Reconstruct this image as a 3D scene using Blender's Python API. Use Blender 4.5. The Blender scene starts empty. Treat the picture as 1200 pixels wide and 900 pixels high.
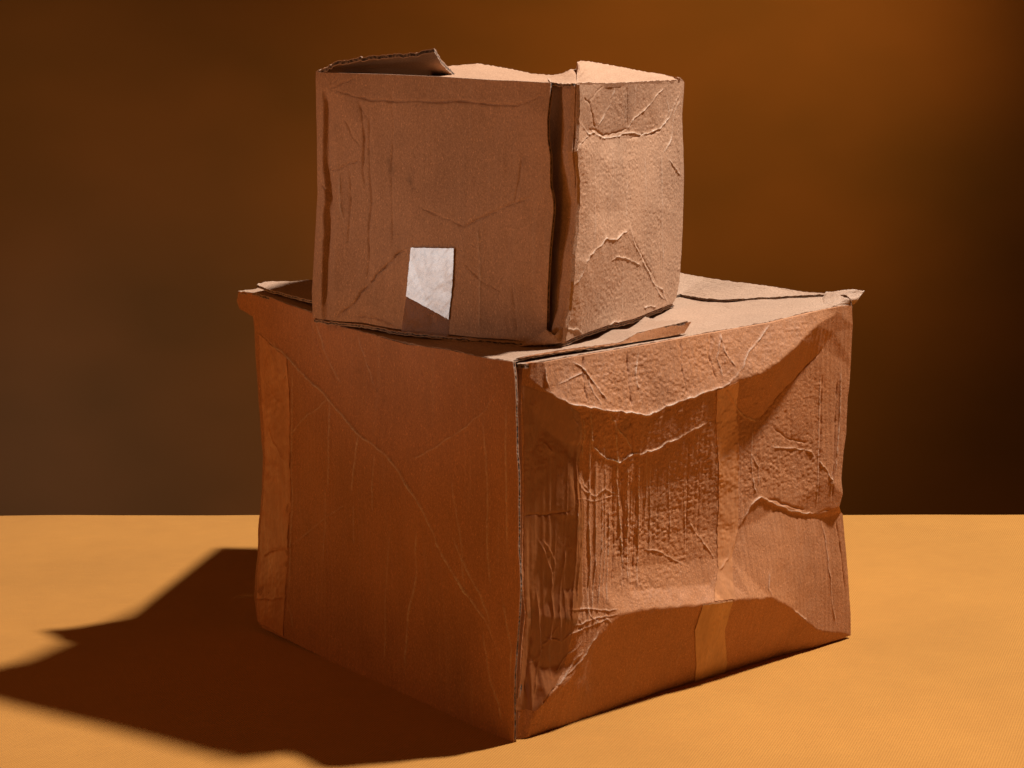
import bpy, math, random
import numpy as np
from mathutils import Vector
from mathutils.geometry import delaunay_2d_cdt

scene = bpy.context.scene
COL = scene.collection
random.seed(4)

# ------------------------------------------------------------------ camera
cam_data = bpy.data.cameras.new('camera')
cam_data.lens = 75.0
cam_data.sensor_width = 36.0
cam_data.shift_y = -0.375            # view-camera fall: the verticals stay upright
cam_data.clip_end = 60
cam = bpy.data.objects.new('camera', cam_data)
cam.location = (0.0, 0.0, 0.64232)
cam.rotation_euler = (math.radians(90), 0, 0)
COL.objects.link(cam)
scene.camera = cam

# ------------------------------------------------------------------ world and lamps
world = bpy.data.worlds.new('World')
scene.world = world
world.use_nodes = True
wb = world.node_tree.nodes['Background']
wb.inputs[0].default_value = (1.0, 0.45, 0.16, 1)
wb.inputs[1].default_value = 0.04


def aim(o, target):
    o.rotation_euler = (Vector(target) - o.location).to_track_quat('-Z', 'Y').to_euler()


def spot(name, loc, target, watts, colour, angle, blend, radius):
    d = bpy.data.lights.new(name, 'SPOT')
    d.energy = watts; d.color = colour; d.spot_size = math.radians(angle); d.spot_blend = blend
    d.shadow_soft_size = radius
    o = bpy.data.objects.new(name, d); o.location = loc; aim(o, target); COL.objects.link(o)
    return o


def area(name, loc, target, watts, colour, sx, sy):
    d = bpy.data.lights.new(name, 'AREA')
    d.shape = 'RECTANGLE'; d.size = sx; d.size_y = sy; d.energy = watts; d.color = colour
    o = bpy.data.objects.new(name, d); o.location = loc; aim(o, target); COL.objects.link(o)
    return o


KEY_AIM = Vector((0.0, 2.035, 0.222))
KEY_DIR = Vector((0.430, 0.106, 0.897)).normalized()
spot('key_lamp', KEY_AIM + KEY_DIR * 4.0, KEY_AIM, 1310, (1.0, 0.97, 0.95), 62, 0.25, 0.11)
area('bounce_fill', (-2.4, 0.9, 1.6), (-0.1, 2.0, 0.20), 13, (1.0, 0.40, 0.12), 0.7, 1.0)  # added area lamp standing in for warm bounced light
spot('label_glint_lamp', (-1.56, 1.44, 0.17), (-0.07, 2.0, 0.46), 17.0, (0.94, 0.96, 0.98), 16, 0.8, 0.11)  # added lamp, placed so its reflection brightens the white label
spot('backdrop_lamp_warm', (1.2, 3.5, 1.75), (0.36, 4.9, 0.42), 120, (1.0, 0.45, 0.10), 50, 1.0, 0.25)
spot('backdrop_lamp_left', (-1.8, 3.4, 1.5), (-0.78, 4.9, 0.02), 30, (1.0, 0.56, 0.24), 44, 1.0, 0.25)
spot('backdrop_lamp_low', (-2.0, 3.4, -0.7), (-0.85, 4.9, -0.40), 15, (0.84, 0.82, 1.0), 46, 1.0, 0.25)

scene.view_settings.view_transform = 'Standard'
scene.view_settings.look = 'None'
scene.view_settings.exposure = 0.0
scene.view_settings.gamma = 1.0
scene.view_settings.use_curve_mapping = False
scene.render.engine = 'CYCLES'
scene.cycles.max_bounces = 10
scene.cycles.diffuse_bounces = 6
scene.cycles.use_denoising = True
scene.cycles.sample_clamp_indirect = 6.0

# ------------------------------------------------------------------ traced shapes, in metres
PANELS = {'LL': {'N': (-0.7911, -0.61169, -0.0),
        'O': (0.00444, 1.84186, 0.0),
        'U': (-0.61169, 0.7911, 0.0),
        'bottom': [(0.00676, -0.00082, -0.00148), (0.08594, -0.00397, 0.0), (0.18541, -0.00435, 0.0), (0.2919, -0.00107, 0.0),
                   (0.37021, 0.00105, 0.0), (0.40782, 0.00163, 0.0), (0.42115, 0.00199, 0.0), (0.43461, 0.00585, 0.0)],
        'creases': [(0.00148, 0.00148,
                     [(0.42293, 0.30308), (0.36745, 0.28614), (0.32659, 0.26812), (0.29301, 0.25638), (0.2385, 0.23054), (0.18865, 0.21878),
                      (0.16253, 0.20206), (0.12753, 0.17736), (0.09842, 0.14614), (0.06691, 0.11909), (0.03349, 0.09321), (0.01701, 0.06935)]),
                    (0.001036, 0.001332, [(0.08445, 0.16267), (0.06947, 0.14669), (0.05809, 0.13232), (0.04462, 0.11793), (0.03102, 0.09453)]),
                    (0.001036, 0.001332, [(0.04219, 0.08819), (0.03604, 0.04817), (0.02334, 0.02968), (0.02061, 0.01035)]),
                    (0.000888, 0.001332, [(0.29301, 0.25472), (0.31605, 0.24117), (0.34586, 0.22542), (0.36782, 0.20741)]),
                    (0.001184, 0.001776, [(0.28997, 0.25517), (0.28946, 0.2287), (0.2933, 0.19489), (0.29775, 0.16495)]),
                    (0.001184, 0.001776, [(0.23704, 0.22916), (0.24648, 0.19492), (0.25302, 0.16912)]),
                    (0.000962, 0.001628, [(0.20872, 0.21778), (0.21317, 0.19268), (0.21534, 0.16008)]),
                    (0.000888, 0.001776, [(0.04764, 0.27406), (0.04304, 0.24485), (0.04086, 0.22271), (0.03666, 0.16382), (0.03181, 0.12811)]),
                    (0.000888, 0.001776, [(0.01242, 0.2946), (0.01176, 0.22795), (0.01079, 0.16167)]),
                    (0.001036, 0.001924, [(0.13992, 0.1594), (0.14745, 0.11033), (0.16076, 0.07571), (0.16971, 0.01792)]),
                    (0.00074, 0.001776, [(0.2496, 0.1615), (0.25142, 0.12035)]),
                    (0.00074, 0.001776, [(0.30232, 0.16828), (0.30133, 0.12684), (0.30847, 0.09183)]),
                    (-0.00111, 0.001332, [(0.15424, 0.32353), (0.14601, 0.30973), (0.13255, 0.29052)]),
                    (-0.00074, 0.001776, [(0.32573, 0.33018), (0.30943, 0.30046), (0.27667, 0.27194)]),
                    (0.00074, 0.001776, [(0.318, 0.33109), (0.30203, 0.3014), (0.27082, 0.27276)]),
                    (0.00074, 0.00148, [(0.24425, 0.3234), (0.23314, 0.30205), (0.2139, 0.27661)]),
                    (-0.00074, 0.001628, [(0.11918, 0.30946), (0.10693, 0.27254), (0.09136, 0.23687)]),
                    (0.00074, 0.001184, [(0.02448, 0.30164), (0.04235, 0.2824), (0.08078, 0.25747), (0.12597, 0.23307), (0.15346, 0.21928)]),
                    (-0.000888, 0.00148, [(0.36745, 0.28443), (0.36836, 0.23298), (0.36828, 0.16465), (0.37201, 0.0956), (0.3799, 0.01246)]),
                    (0.001036, 0.00148, [(0.35954, 0.27698), (0.36272, 0.21676), (0.36418, 0.13124), (0.37182, 0.04424)]),
                    (0.000888, 0.00111, [(0.41117, 0.29587), (0.39393, 0.28089), (0.38463, 0.26472)]),
                    (0.000888, 0.00111, [(0.39776, 0.2993), (0.37717, 0.28314), (0.3736, 0.26634)]),
                    (0.000888, 0.00111, [(0.41492, 0.27803), (0.40824, 0.25274), (0.4141, 0.2346)]),
                    (0.000888, 0.00111, [(0.41014, 0.20925), (0.39708, 0.19407), (0.37754, 0.18016)]),
                    (0.00074, 0.00111, [(0.40485, 0.24458), (0.39094, 0.23805), (0.39677, 0.22)]),
                    (0.000888, 0.00111, [(0.42336, 0.07473), (0.40161, 0.08527), (0.37527, 0.09494)]),
                    (0.000888, 0.001332, [(0.40998, 0.07922), (0.39458, 0.04782), (0.39955, 0.00789)]),
                    (0.00074, 0.001184, [(0.37505, 0.03839), (0.36697, 0.02826), (0.36373, 0.01367)]),
                    (0.00074, 0.001184, [(0.43622, 0.02998), (0.40612, 0.03492), (0.37992, 0.04245)]),
                    (0.00074, 0.001184, [(0.36875, 0.09626), (0.31084, 0.13162), (0.25723, 0.16005)]),
                    (0.000888, 0.00148, [(0.01628, 0.12372), (0.00247, 0.08249), (0.00584, 0.05203)]),
                    (0.00074, 0.001628, [(0.09134, 0.21392), (0.07064, 0.15782), (0.06564, 0.12088)]),
                    (0.000666, 0.001628, [(0.18754, 0.14969), (0.19765, 0.0832), (0.2032, 0.01758)])],
        'left': [(0.00414, 0.32954, 0.00148), (0.00078, 0.31828, 0.00222), (-0.00258, 0.29677, 0.00296), (-0.00283, 0.25996, 0.00222),
                 (-0.00522, 0.23097, 0.00222), (-0.00522, 0.20159, 0.00222), (-0.00497, 0.17227, 0.00296), (-0.00712, 0.13615, 0.0037),
                 (-0.00641, 0.11372, 0.00222), (-0.00258, 0.08357, 0.00296), (-0.00018, 0.05355, 0.00296), (0.00676, -0.00082, -0.00148)],
        'patches': {'tape': [[(0.42461, 0.30113), (0.42575, 0.25901), (0.42013, 0.20767), (0.41707, 0.17327), (0.41896, 0.13816), (0.42663, 0.10195),
                              (0.4306, 0.05747), (0.4346, 0.01722), (0.43123, 0.00663)],
                             [(0.36906, 0.28507), (0.36893, 0.24992), (0.3678, 0.19888), (0.36892, 0.14741), (0.37364, 0.09527), (0.37829, 0.05137),
                              (0.38152, 0.01637), (0.38154, 0.0035)]]},
        'right': [(0.46222, 0.34083, 0.00592), (0.46568, 0.33074, 0.00592), (0.46176, 0.32318, 0.00518), (0.43688, 0.31803, 0.0037),
                  (0.43473, 0.31036, 0.00296), (0.43428, 0.28501, 0.00222), (0.43045, 0.24529, 0.00148), (0.42663, 0.20741, 0.00074),
                  (0.42283, 0.17658, 0.0), (0.42283, 0.14263, 0.0), (0.43, 0.10827, 0.00074), (0.43506, 0.06533, 0.00074), (0.43969, 0.03008, 0.0),
                  (0.43461, 0.00585, 0.0)],
        'stains': [(0.2448, 0.29237, 0.0148, 0.15), (0.13245, 0.27653, 0.01184, 0.14), (0.05463, 0.22027, 0.0185, 0.12),
                   (0.33634, 0.11974, 0.01036, 0.16), (0.23194, 0.02668, 0.01184, 0.14), (0.07967, 0.0331, 0.01036, 0.16),
                   (0.38642, 0.041, 0.00666, 0.2)],
        'tin': [[(-0.00905, 0.33424, 0.00148), (0.05463, 0.33332, 0.00148), (0.1008, 0.33347, 0.00148), (0.16247, 0.33035, 0.00148),
                 (0.29646, 0.33528, 0.00296), (0.39227, 0.34741, 0.00444), (0.47786, 0.34977, 0.00592)],
                [(-0.01545, 0.29877, 0.0037), (-0.01593, 0.23287, 0.00222), (-0.01451, 0.17421, 0.00296), (-0.01451, 0.11569, 0.00296),
                 (-0.01094, 0.05627, 0.00296), (-0.00431, -0.00529, -0.00222)],
                [(0.47786, 0.32318, 0.00592), (0.44709, 0.30894, 0.0037), (0.44742, 0.24285, 0.00148), (0.44309, 0.15123, 0.0),
                 (0.45209, 0.10399, 0.00074), (0.45334, -0.00462, 0.0)],
                [(-0.00431, -0.00529, -0.00222), (0.08594, -0.01161, 0.0), (0.18541, -0.01231, 0.0), (0.2919, -0.00936, 0.0),
                 (0.40782, -0.00703, 0.0), (0.44309, -0.00663, 0.0)],
                [(0.42293, 0.30308, 0.00296), (0.36745, 0.28614, 0.0037), (0.32659, 0.26812, 0.00444), (0.29301, 0.25638, 0.00518),
                 (0.2385, 0.23054, 0.00666), (0.18865, 0.21878, 0.0074), (0.16253, 0.20206, 0.00814), (0.12753, 0.17736, 0.00888),
                 (0.09842, 0.14614, 0.00888), (0.06691, 0.11909, 0.0074), (0.03349, 0.09321, 0.00518), (0.01701, 0.06935, 0.0037),
                 (0.00343, 0.05264, 0.00296)],
                [(0.39834, 0.25414, 0.00074), (0.36782, 0.20741, 0.00148), (0.37547, 0.12909, 0.00074), (0.36217, 0.04638, 0.0)],
                [(0.28845, 0.2554, 0.00518), (0.34586, 0.22542, 0.00222), (0.36782, 0.20741, 0.00148)],
                [(0.27225, 0.14902, 0.00296), (0.20048, 0.09857, 0.00222), (0.27678, 0.0488, 0.0), (0.10706, 0.05678, 0.00074),
                 (0.22472, 0.19063, 0.00518)],
                [(0.15972, 0.2882, 0.00148), (0.08107, 0.27646, 0.00074), (0.05463, 0.22027, 0.00148), (0.01651, 0.18264, 0.00222),
                 (0.24484, 0.3005, 0.00148)]],
        'top': [(0.00414, 0.32954, 0.00148), (0.05463, 0.32729, 0.00148), (0.1008, 0.32733, 0.00148), (0.16247, 0.32405, 0.00148),
                (0.29646, 0.32864, 0.00296), (0.32307, 0.33475, 0.0037), (0.39227, 0.34053, 0.00444), (0.42764, 0.34277, 0.00518),
                (0.46222, 0.34083, 0.00592)]},
 'LR': {'N': (0.67639, -0.73655, 0.0),
        'O': (0.00444, 1.84186, 0.0),
        'U': (0.73655, 0.67639, 0.0),
        'bottom': [(0.01054, -0.00304, -0.01036), (0.0142, -0.00221, -0.00666), (0.02474, -0.00357, -0.00814), (0.11118, -0.00339, -0.01258),
                   (0.20439, -0.00728, -0.01702), (0.24194, -0.0091, -0.01702), (0.27964, -0.00654, -0.01628), (0.36265, -0.00438, -0.01332),
                   (0.41527, -0.00092, -0.00592), (0.447, 0.00028, -0.00222), (0.46021, 0.0009, -0.00296)],
        'creases': [(0.001628, 0.001628,
                     [(0.02847, 0.30718), (0.04171, 0.29748), (0.05751, 0.2872), (0.08063, 0.28077), (0.10271, 0.27584), (0.12371, 0.27091),
                      (0.14913, 0.26526), (0.16821, 0.26742), (0.20096, 0.27267), (0.2262, 0.27667), (0.25268, 0.27829), (0.26928, 0.28529),
                      (0.28018, 0.29126)]),
                    (0.001184, 0.001332, [(0.28018, 0.29126), (0.29684, 0.30686), (0.33726, 0.32786)]),
                    (0.00111, 0.001258, [(0.25268, 0.27829), (0.27508, 0.26148), (0.29694, 0.24458), (0.31311, 0.2372), (0.32521, 0.23465)]),
                    (-0.001184, 0.001332, [(0.32521, 0.23465), (0.33657, 0.24144), (0.35567, 0.25565), (0.38887, 0.27616), (0.41788, 0.29516)]),
                    (0.001332, 0.001332,
                     [(0.29022, 0.13695), (0.30751, 0.15458), (0.32126, 0.16144), (0.33513, 0.15511), (0.35187, 0.14825), (0.3693, 0.14051),
                      (0.39143, 0.13439), (0.40889, 0.13084)]),
                    (-0.001628, 0.00148, [(0.33491, 0.15766), (0.35141, 0.15255), (0.36859, 0.14491), (0.39106, 0.13872)]),
                    (0.001184, 0.001184, [(0.25907, 0.10335), (0.27318, 0.1112), (0.29022, 0.13695)]),
                    (0.00148, 0.001332,
                     [(0.24137, 0.24846), (0.21779, 0.24287), (0.20291, 0.23854), (0.18277, 0.23575), (0.16859, 0.23062), (0.15715, 0.23133),
                      (0.14935, 0.22856), (0.14158, 0.23045), (0.1308, 0.22717), (0.12104, 0.22549), (0.10672, 0.23068), (0.08821, 0.24498),
                      (0.08623, 0.25359), (0.07957, 0.28091)]),
                    (0.001184, 0.001184, [(0.10707, 0.2684), (0.1241, 0.25036), (0.1394, 0.23231)]),
                    (-0.00222, 0.00222, [(0.13147, 0.26526), (0.13904, 0.24015), (0.14052, 0.2275)]),
                    (0.001184, 0.001184, [(0.05751, 0.28645), (0.06293, 0.27354), (0.0699, 0.26481), (0.07302, 0.25532)]),
                    (0.000962, 0.001184, [(0.10163, 0.27598), (0.1105, 0.26333), (0.10724, 0.2653)]),
                    (0.001384, 0.001376,
                     [(0.06931, 0.25433), (0.07086, 0.23725), (0.07146, 0.22043), (0.07116, 0.2039), (0.06981, 0.17385), (0.0674, 0.12923),
                      (0.06172, 0.10093), (0.06043, 0.06342)]),
                    (0.000962, 0.001103, [(0.07418, 0.27241), (0.07824, 0.25865), (0.07797, 0.24611), (0.07866, 0.23328)]),
                    (0.001169, 0.001191,
                     [(0.08475, 0.26312), (0.08676, 0.2168), (0.08479, 0.1791), (0.08657, 0.14067), (0.08123, 0.10437), (0.07664, 0.08311)]),
                    (0.001169, 0.001103, [(0.09311, 0.23125), (0.09366, 0.18519), (0.09309, 0.13949), (0.08513, 0.09657)]),
                    (0.001169, 0.001103, [(0.10185, 0.2145), (0.10386, 0.16815), (0.09796, 0.12388), (0.09227, 0.09905)]),
                    (0.000962, 0.001006, [(0.11251, 0.18953), (0.11452, 0.15812), (0.10813, 0.12192), (0.10271, 0.10091)]),
                    (0.001598, 0.001376,
                     [(0.11222, 0.26775), (0.12104, 0.22703), (0.12128, 0.2114), (0.12514, 0.19512), (0.12957, 0.16333), (0.1326, 0.13173),
                      (0.12762, 0.11198)]),
                    (-0.001813, 0.00165,
                     [(0.12651, 0.22623), (0.13063, 0.19426), (0.13394, 0.17808), (0.13547, 0.14679), (0.13084, 0.11736), (0.12828, 0.1027)]),
                    (0.00128, 0.001103, [(0.1339, 0.2252), (0.13949, 0.17717), (0.13914, 0.13833), (0.13643, 0.1088)]),
                    (-0.001384, 0.001376, [(0.14379, 0.22781), (0.15043, 0.19099), (0.14873, 0.14429), (0.14386, 0.1148)]),
                    (0.00128, 0.001191, [(0.14823, 0.22717), (0.15447, 0.17446), (0.15399, 0.13565), (0.1477, 0.10666)]),
                    (-0.000851, 0.001103, [(0.15381, 0.23025), (0.15993, 0.18142), (0.15983, 0.14219)]),
                    (0.000799, 0.001006, [(0.15717, 0.22977), (0.16295, 0.19681), (0.16309, 0.15729)]),
                    (-0.00128, 0.001376, [(0.21195, 0.24604), (0.21921, 0.1961), (0.22201, 0.14715), (0.21934, 0.12393)]),
                    (0.000636, 0.000962, [(0.21453, 0.19681), (0.21968, 0.14754), (0.21832, 0.12009)]),
                    (0.000851, 0.000962, [(0.22503, 0.15313), (0.24138, 0.13438), (0.25545, 0.11607), (0.25709, 0.10847)]),
                    (0.000747, 0.001006, [(0.1594, 0.13843), (0.17777, 0.13518), (0.1979, 0.12521), (0.21508, 0.11505)]),
                    (0.000851, 0.000962, [(0.07373, 0.26435), (0.0757, 0.21836), (0.07526, 0.15755), (0.06697, 0.09238)]),
                    (0.000799, 0.000962, [(0.10024, 0.26142), (0.10639, 0.21377), (0.10783, 0.15163), (0.10007, 0.10465)]),
                    (-0.000851, 0.000962, [(0.10906, 0.26037), (0.11675, 0.21211), (0.12115, 0.14927), (0.11101, 0.10299)]),
                    (0.000696, 0.000962, [(0.14297, 0.20799), (0.14467, 0.16067), (0.13976, 0.10818)]),
                    (0.000696, 0.000962, [(0.16419, 0.22092), (0.17053, 0.17181), (0.16928, 0.13284)]),
                    (-0.000636, 0.000962, [(0.17301, 0.22766), (0.1807, 0.17017), (0.18024, 0.13865)]),
                    (0.000585, 0.000962, [(0.18878, 0.22543), (0.19732, 0.16737), (0.19767, 0.13559)]),
                    (-0.000585, 0.000962, [(0.22726, 0.23599), (0.23708, 0.17696), (0.23669, 0.12895)]),
                    (0.000636, 0.000962, [(0.06215, 0.25003), (0.06009, 0.1902), (0.05697, 0.11543), (0.05512, 0.07059)]),
                    (0.000533, 0.000962, [(0.05108, 0.22128), (0.04987, 0.16138), (0.04609, 0.1026)]),
                    (0.00148, 0.001924,
                     [(0.03357, 0.16952), (0.04147, 0.15098), (0.04609, 0.13729), (0.04559, 0.12441), (0.04563, 0.10233), (0.04091, 0.07344),
                      (0.04246, 0.04977)]),
                    (0.001184, 0.001332, [(0.03851, 0.16742), (0.04608, 0.15575), (0.04917, 0.14222)]),
                    (0.00074, 0.001184, [(0.03938, 0.25388), (0.04339, 0.24859), (0.04657, 0.24304)]),
                    (-0.001036, 0.001332, [(0.01851, 0.19135), (0.0429, 0.18949), (0.06617, 0.19284)]),
                    (0.000592, 0.00111,
                     [(0.06912, 0.22451), (0.08036, 0.20639), (0.09294, 0.19915), (0.10613, 0.20391), (0.1161, 0.19812), (0.12623, 0.19495)]),
                    (0.000592, 0.000962, [(0.0757, 0.21836), (0.08654, 0.20319), (0.08915, 0.19205)]),
                    (0.000518, 0.000888, [(0.06754, 0.20068), (0.08575, 0.19643), (0.11484, 0.19528), (0.13173, 0.19331)]),
                    (-0.001184, 0.001628, [(0.02511, 0.1271), (0.02826, 0.08935), (0.0202, 0.04752), (0.0206, 0.01637)]),
                    (0.00111, 0.00148, [(0.03135, 0.12613), (0.03457, 0.07283), (0.02518, 0.03289)]),
                    (0.00111, 0.001628, [(0.05158, 0.06391), (0.0511, 0.10281), (0.05991, 0.15992)]),
                    (0.000888, 0.000814, [(0.05903, 0.10512), (0.08269, 0.10196), (0.10069, 0.09769), (0.11689, 0.09556)]),
                    (0.000888, 0.000814, [(0.06088, 0.08978), (0.08112, 0.092), (0.10025, 0.09253), (0.11681, 0.09252)]),
                    (0.000888, 0.000814, [(0.05636, 0.08182), (0.07119, 0.08551), (0.08969, 0.08849), (0.10659, 0.08827)]),
                    (0.00074, 0.000814, [(0.03438, 0.07591), (0.04186, 0.08225), (0.04929, 0.09117), (0.04633, 0.09697)]),
                    (0.00074, 0.000814, [(0.0374, 0.08299), (0.05212, 0.0772), (0.06217, 0.08396), (0.07498, 0.08485)]),
                    (0.00074, 0.000814, [(0.04564, 0.05133), (0.05534, 0.06246), (0.06432, 0.06846), (0.07318, 0.07632)]),
                    (0.000666, 0.000814, [(0.01984, 0.06006), (0.03245, 0.06629), (0.03772, 0.07387)]),
                    (0.000666, 0.000814, [(0.08085, 0.10301), (0.0832, 0.09539), (0.0938, 0.08772)]),
                    (0.000666, 0.000814, [(0.09229, 0.1011), (0.09399, 0.09372), (0.08784, 0.08576)]),
                    (0.000666, 0.000814, [(0.10306, 0.09947), (0.10023, 0.09102), (0.10669, 0.08365)]),
                    (0.000666, 0.000814, [(0.06699, 0.09991), (0.07331, 0.08962), (0.06909, 0.08065)]),
                    (-0.001332, 0.001332, [(0.02963, 0.02734), (0.03825, 0.03603), (0.04752, 0.04325)]),
                    (0.001184, 0.001332, [(0.04143, 0.0383), (0.05581, 0.04772), (0.07117, 0.0576), (0.08243, 0.06996), (0.09395, 0.08158)]),
                    (0.00074, 0.001332, [(0.03527, 0.02121), (0.05237, 0.03853), (0.06744, 0.04998)]),
                    (0.000888, 0.001332, [(0.05004, 0.04285), (0.06293, 0.05553), (0.07467, 0.06685)]),
                    (-0.000888, 0.001628, [(0.01399, 0.0122), (0.01423, 0.01158), (0.01442, 0.01099), (0.01457, 0.01042), (0.03898, 0.00893)]),
                    (-0.001776, 0.001776, [(0.08547, 0.32533), (0.08018, 0.30851), (0.07899, 0.29589), (0.07957, 0.28393)]),
                    (-0.001776, 0.001924, [(0.14106, 0.32449), (0.13849, 0.30907), (0.13525, 0.29524), (0.13367, 0.27267)]),
                    (0.001036, 0.001628, [(0.15619, 0.32053), (0.1459, 0.30132), (0.14562, 0.28648)]),
                    (0.001332, 0.001332, [(0.07055, 0.32171), (0.08433, 0.31155), (0.09243, 0.30022), (0.09838, 0.29071), (0.10392, 0.28405)]),
                    (0.001184, 0.001332, [(0.08651, 0.3079), (0.08785, 0.29489), (0.09539, 0.28056)]),
                    (0.001036, 0.001184, [(0.05038, 0.30385), (0.06472, 0.30803), (0.08298, 0.31098)]),
                    (0.001036, 0.001184, [(0.03816, 0.32018), (0.03753, 0.30835), (0.03985, 0.30217)]),
                    (-0.001332, 0.001628, [(0.2123, 0.32592), (0.2057, 0.30257), (0.2056, 0.27445)]),
                    (-0.001184, 0.00148, [(0.25401, 0.32654), (0.24432, 0.30597), (0.24674, 0.28221)]),
                    (0.000962, 0.001258, [(0.26586, 0.32611), (0.26471, 0.30997), (0.27452, 0.29511)]),
                    (0.000888, 0.001184, [(0.26693, 0.3252), (0.25373, 0.30505), (0.25637, 0.28505)]),
                    (-0.00111, 0.00148, [(0.41734, 0.27485), (0.41521, 0.21723), (0.40894, 0.16766), (0.40861, 0.13517)]),
                    (0.001184, 0.001332, [(0.41421, 0.26833), (0.4099, 0.20098), (0.406, 0.13559)]),
                    (-0.00148, 0.001924, [(0.44078, 0.26534), (0.43642, 0.21455), (0.42993, 0.16453), (0.42811, 0.1391)]),
                    (0.001036, 0.001332, [(0.44635, 0.27324), (0.44234, 0.21385), (0.43333, 0.1641)]),
                    (0.001184, 0.001258, [(0.40975, 0.18439), (0.41958, 0.17455), (0.42745, 0.16317), (0.42495, 0.1482)]),
                    (0.001036, 0.001184, [(0.43423, 0.18008), (0.42748, 0.16828), (0.43049, 0.15602)]),
                    (0.000888, 0.001332, [(0.34078, 0.20792), (0.37152, 0.20173), (0.39531, 0.19594), (0.40763, 0.18632)]),
                    (-0.000888, 0.001184, [(0.34485, 0.22628), (0.37022, 0.21031), (0.3955, 0.20265)]),
                    (0.001036, 0.001258, [(0.31568, 0.23437), (0.31275, 0.19812), (0.31539, 0.17137), (0.32111, 0.16231)]),
                    (0.000962, 0.001184, [(0.31407, 0.20368), (0.32285, 0.19085), (0.32145, 0.17211)]),
                    (0.00074, 0.00148, [(0.29077, 0.23396), (0.29314, 0.18443), (0.29308, 0.15194)]),
                    (0.000888, 0.001332, [(0.4151, 0.12715), (0.42036, 0.09755), (0.42498, 0.05469), (0.43391, 0.01211)]),
                    (-0.000888, 0.00148, [(0.43723, 0.12447), (0.44398, 0.08498), (0.44919, 0.04138)]),
                    (0.000888, 0.001184, [(0.32457, 0.08964), (0.3202, 0.07642), (0.32507, 0.06732)]),
                    (0.001184, 0.001184, [(0.3612, 0.04723), (0.37263, 0.03875), (0.38421, 0.03125)]),
                    (-0.00074, 0.001628, [(0.41136, 0.13217), (0.4183, 0.13374), (0.43071, 0.13168), (0.44387, 0.13046)])],
        'left': [(0.01629, 0.32371, -0.0111), (0.01596, 0.28494, -0.01184), (0.01767, 0.24735, -0.01258), (0.01767, 0.19518, -0.01258),
                 (0.01698, 0.13584, -0.01184), (0.01967, 0.10583, -0.01036), (0.01596, 0.07646, -0.01184), (0.01325, 0.03257, -0.0111),
                 (0.01054, -0.00304, -0.01036)],
        'masks': {'dimple': [(0.04111, 0.31835), (0.141, 0.32218), (0.25388, 0.32414), (0.33698, 0.32543), (0.40684, 0.3308), (0.31549, 0.28635),
                             (0.26882, 0.27786), (0.42238, 0.26748), (0.40859, 0.14196), (0.32249, 0.16785), (0.2659, 0.12422), (0.16072, 0.09674),
                             (0.11723, 0.11249), (0.10185, 0.2145), (0.06066, 0.28905)],
                  'pleat': [(0.05675, 0.26603), (0.1536, 0.26234), (0.16072, 0.09674), (0.09032, 0.09582), (0.03501, 0.04522), (0.0178, 0.02585),
                            (0.02037, 0.1656)]},
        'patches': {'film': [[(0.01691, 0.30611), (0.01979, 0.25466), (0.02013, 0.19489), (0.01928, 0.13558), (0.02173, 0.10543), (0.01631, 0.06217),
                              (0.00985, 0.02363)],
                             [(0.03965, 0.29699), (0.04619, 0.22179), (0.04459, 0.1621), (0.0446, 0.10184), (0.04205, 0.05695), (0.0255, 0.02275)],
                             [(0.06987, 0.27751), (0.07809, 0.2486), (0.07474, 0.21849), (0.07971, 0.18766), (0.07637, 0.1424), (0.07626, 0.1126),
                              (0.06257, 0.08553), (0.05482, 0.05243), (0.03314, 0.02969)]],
                    'tape_lower': [[(0.22784, 0.07812), (0.22382, 0.05365), (0.23607, 0.01919), (0.24233, -0.00873)],
                                   [(0.26601, 0.07527), (0.26537, 0.04536), (0.28164, 0.00891), (0.28248, -0.00667)]],
                    'tape_upper': [[(0.2445, 0.27607), (0.25239, 0.24053), (0.26191, 0.20581), (0.26563, 0.16422), (0.26187, 0.12478),
                                    (0.25908, 0.10496), (0.24355, 0.07926)],
                                   [(0.274, 0.2815), (0.29077, 0.23396), (0.29244, 0.20116), (0.29225, 0.16018), (0.29016, 0.13779),
                                    (0.27927, 0.11256), (0.2698, 0.07613)]]},
        'right': [(0.46108, 0.33375, -0.00148), (0.46339, 0.31188, -0.00222), (0.46158, 0.268, -0.00296), (0.45654, 0.24113, -0.00222),
                  (0.45288, 0.20559, -0.00148), (0.44787, 0.18751, -0.00074), (0.44219, 0.16018, 0.0), (0.44262, 0.14653, 0.00074),
                  (0.43831, 0.13451, 0.00148), (0.44885, 0.12504, -0.0037), (0.45108, 0.09743, -0.00222), (0.45424, 0.06779, -0.00148),
                  (0.45673, 0.03651, -0.00074), (0.46021, 0.0009, -0.00296)],
        'stains': [(0.08292, 0.26332, 0.01036, 0.25), (0.12664, 0.25813, 0.00518, 0.35), (0.05774, 0.22056, 0.01184, 0.2),
                   (0.04011, 0.28264, 0.00888, 0.2), (0.09956, 0.15319, 0.01036, 0.2), (0.04677, 0.08732, 0.01184, 0.2),
                   (0.17957, 0.17035, 0.01332, 0.15), (0.34985, 0.20079, 0.01036, 0.15), (0.36782, 0.0749, 0.00888, 0.1),
                   (0.2102, 0.03901, 0.01184, 0.12), (0.08621, 0.02683, 0.01036, 0.12)],
        'tin': [[(0.01561, 0.32983, -0.01036), (0.02233, 0.33176, -0.00666), (0.03565, 0.33101, -0.00666), (0.07287, 0.33128, -0.0074),
                 (0.14109, 0.33148, -0.0074), (0.25407, 0.33379, -0.0074), (0.33738, 0.33531, -0.00592), (0.3971, 0.33979, -0.00296),
                 (0.44151, 0.34179, 0.0), (0.47208, 0.3396, -0.00148)],
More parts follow.
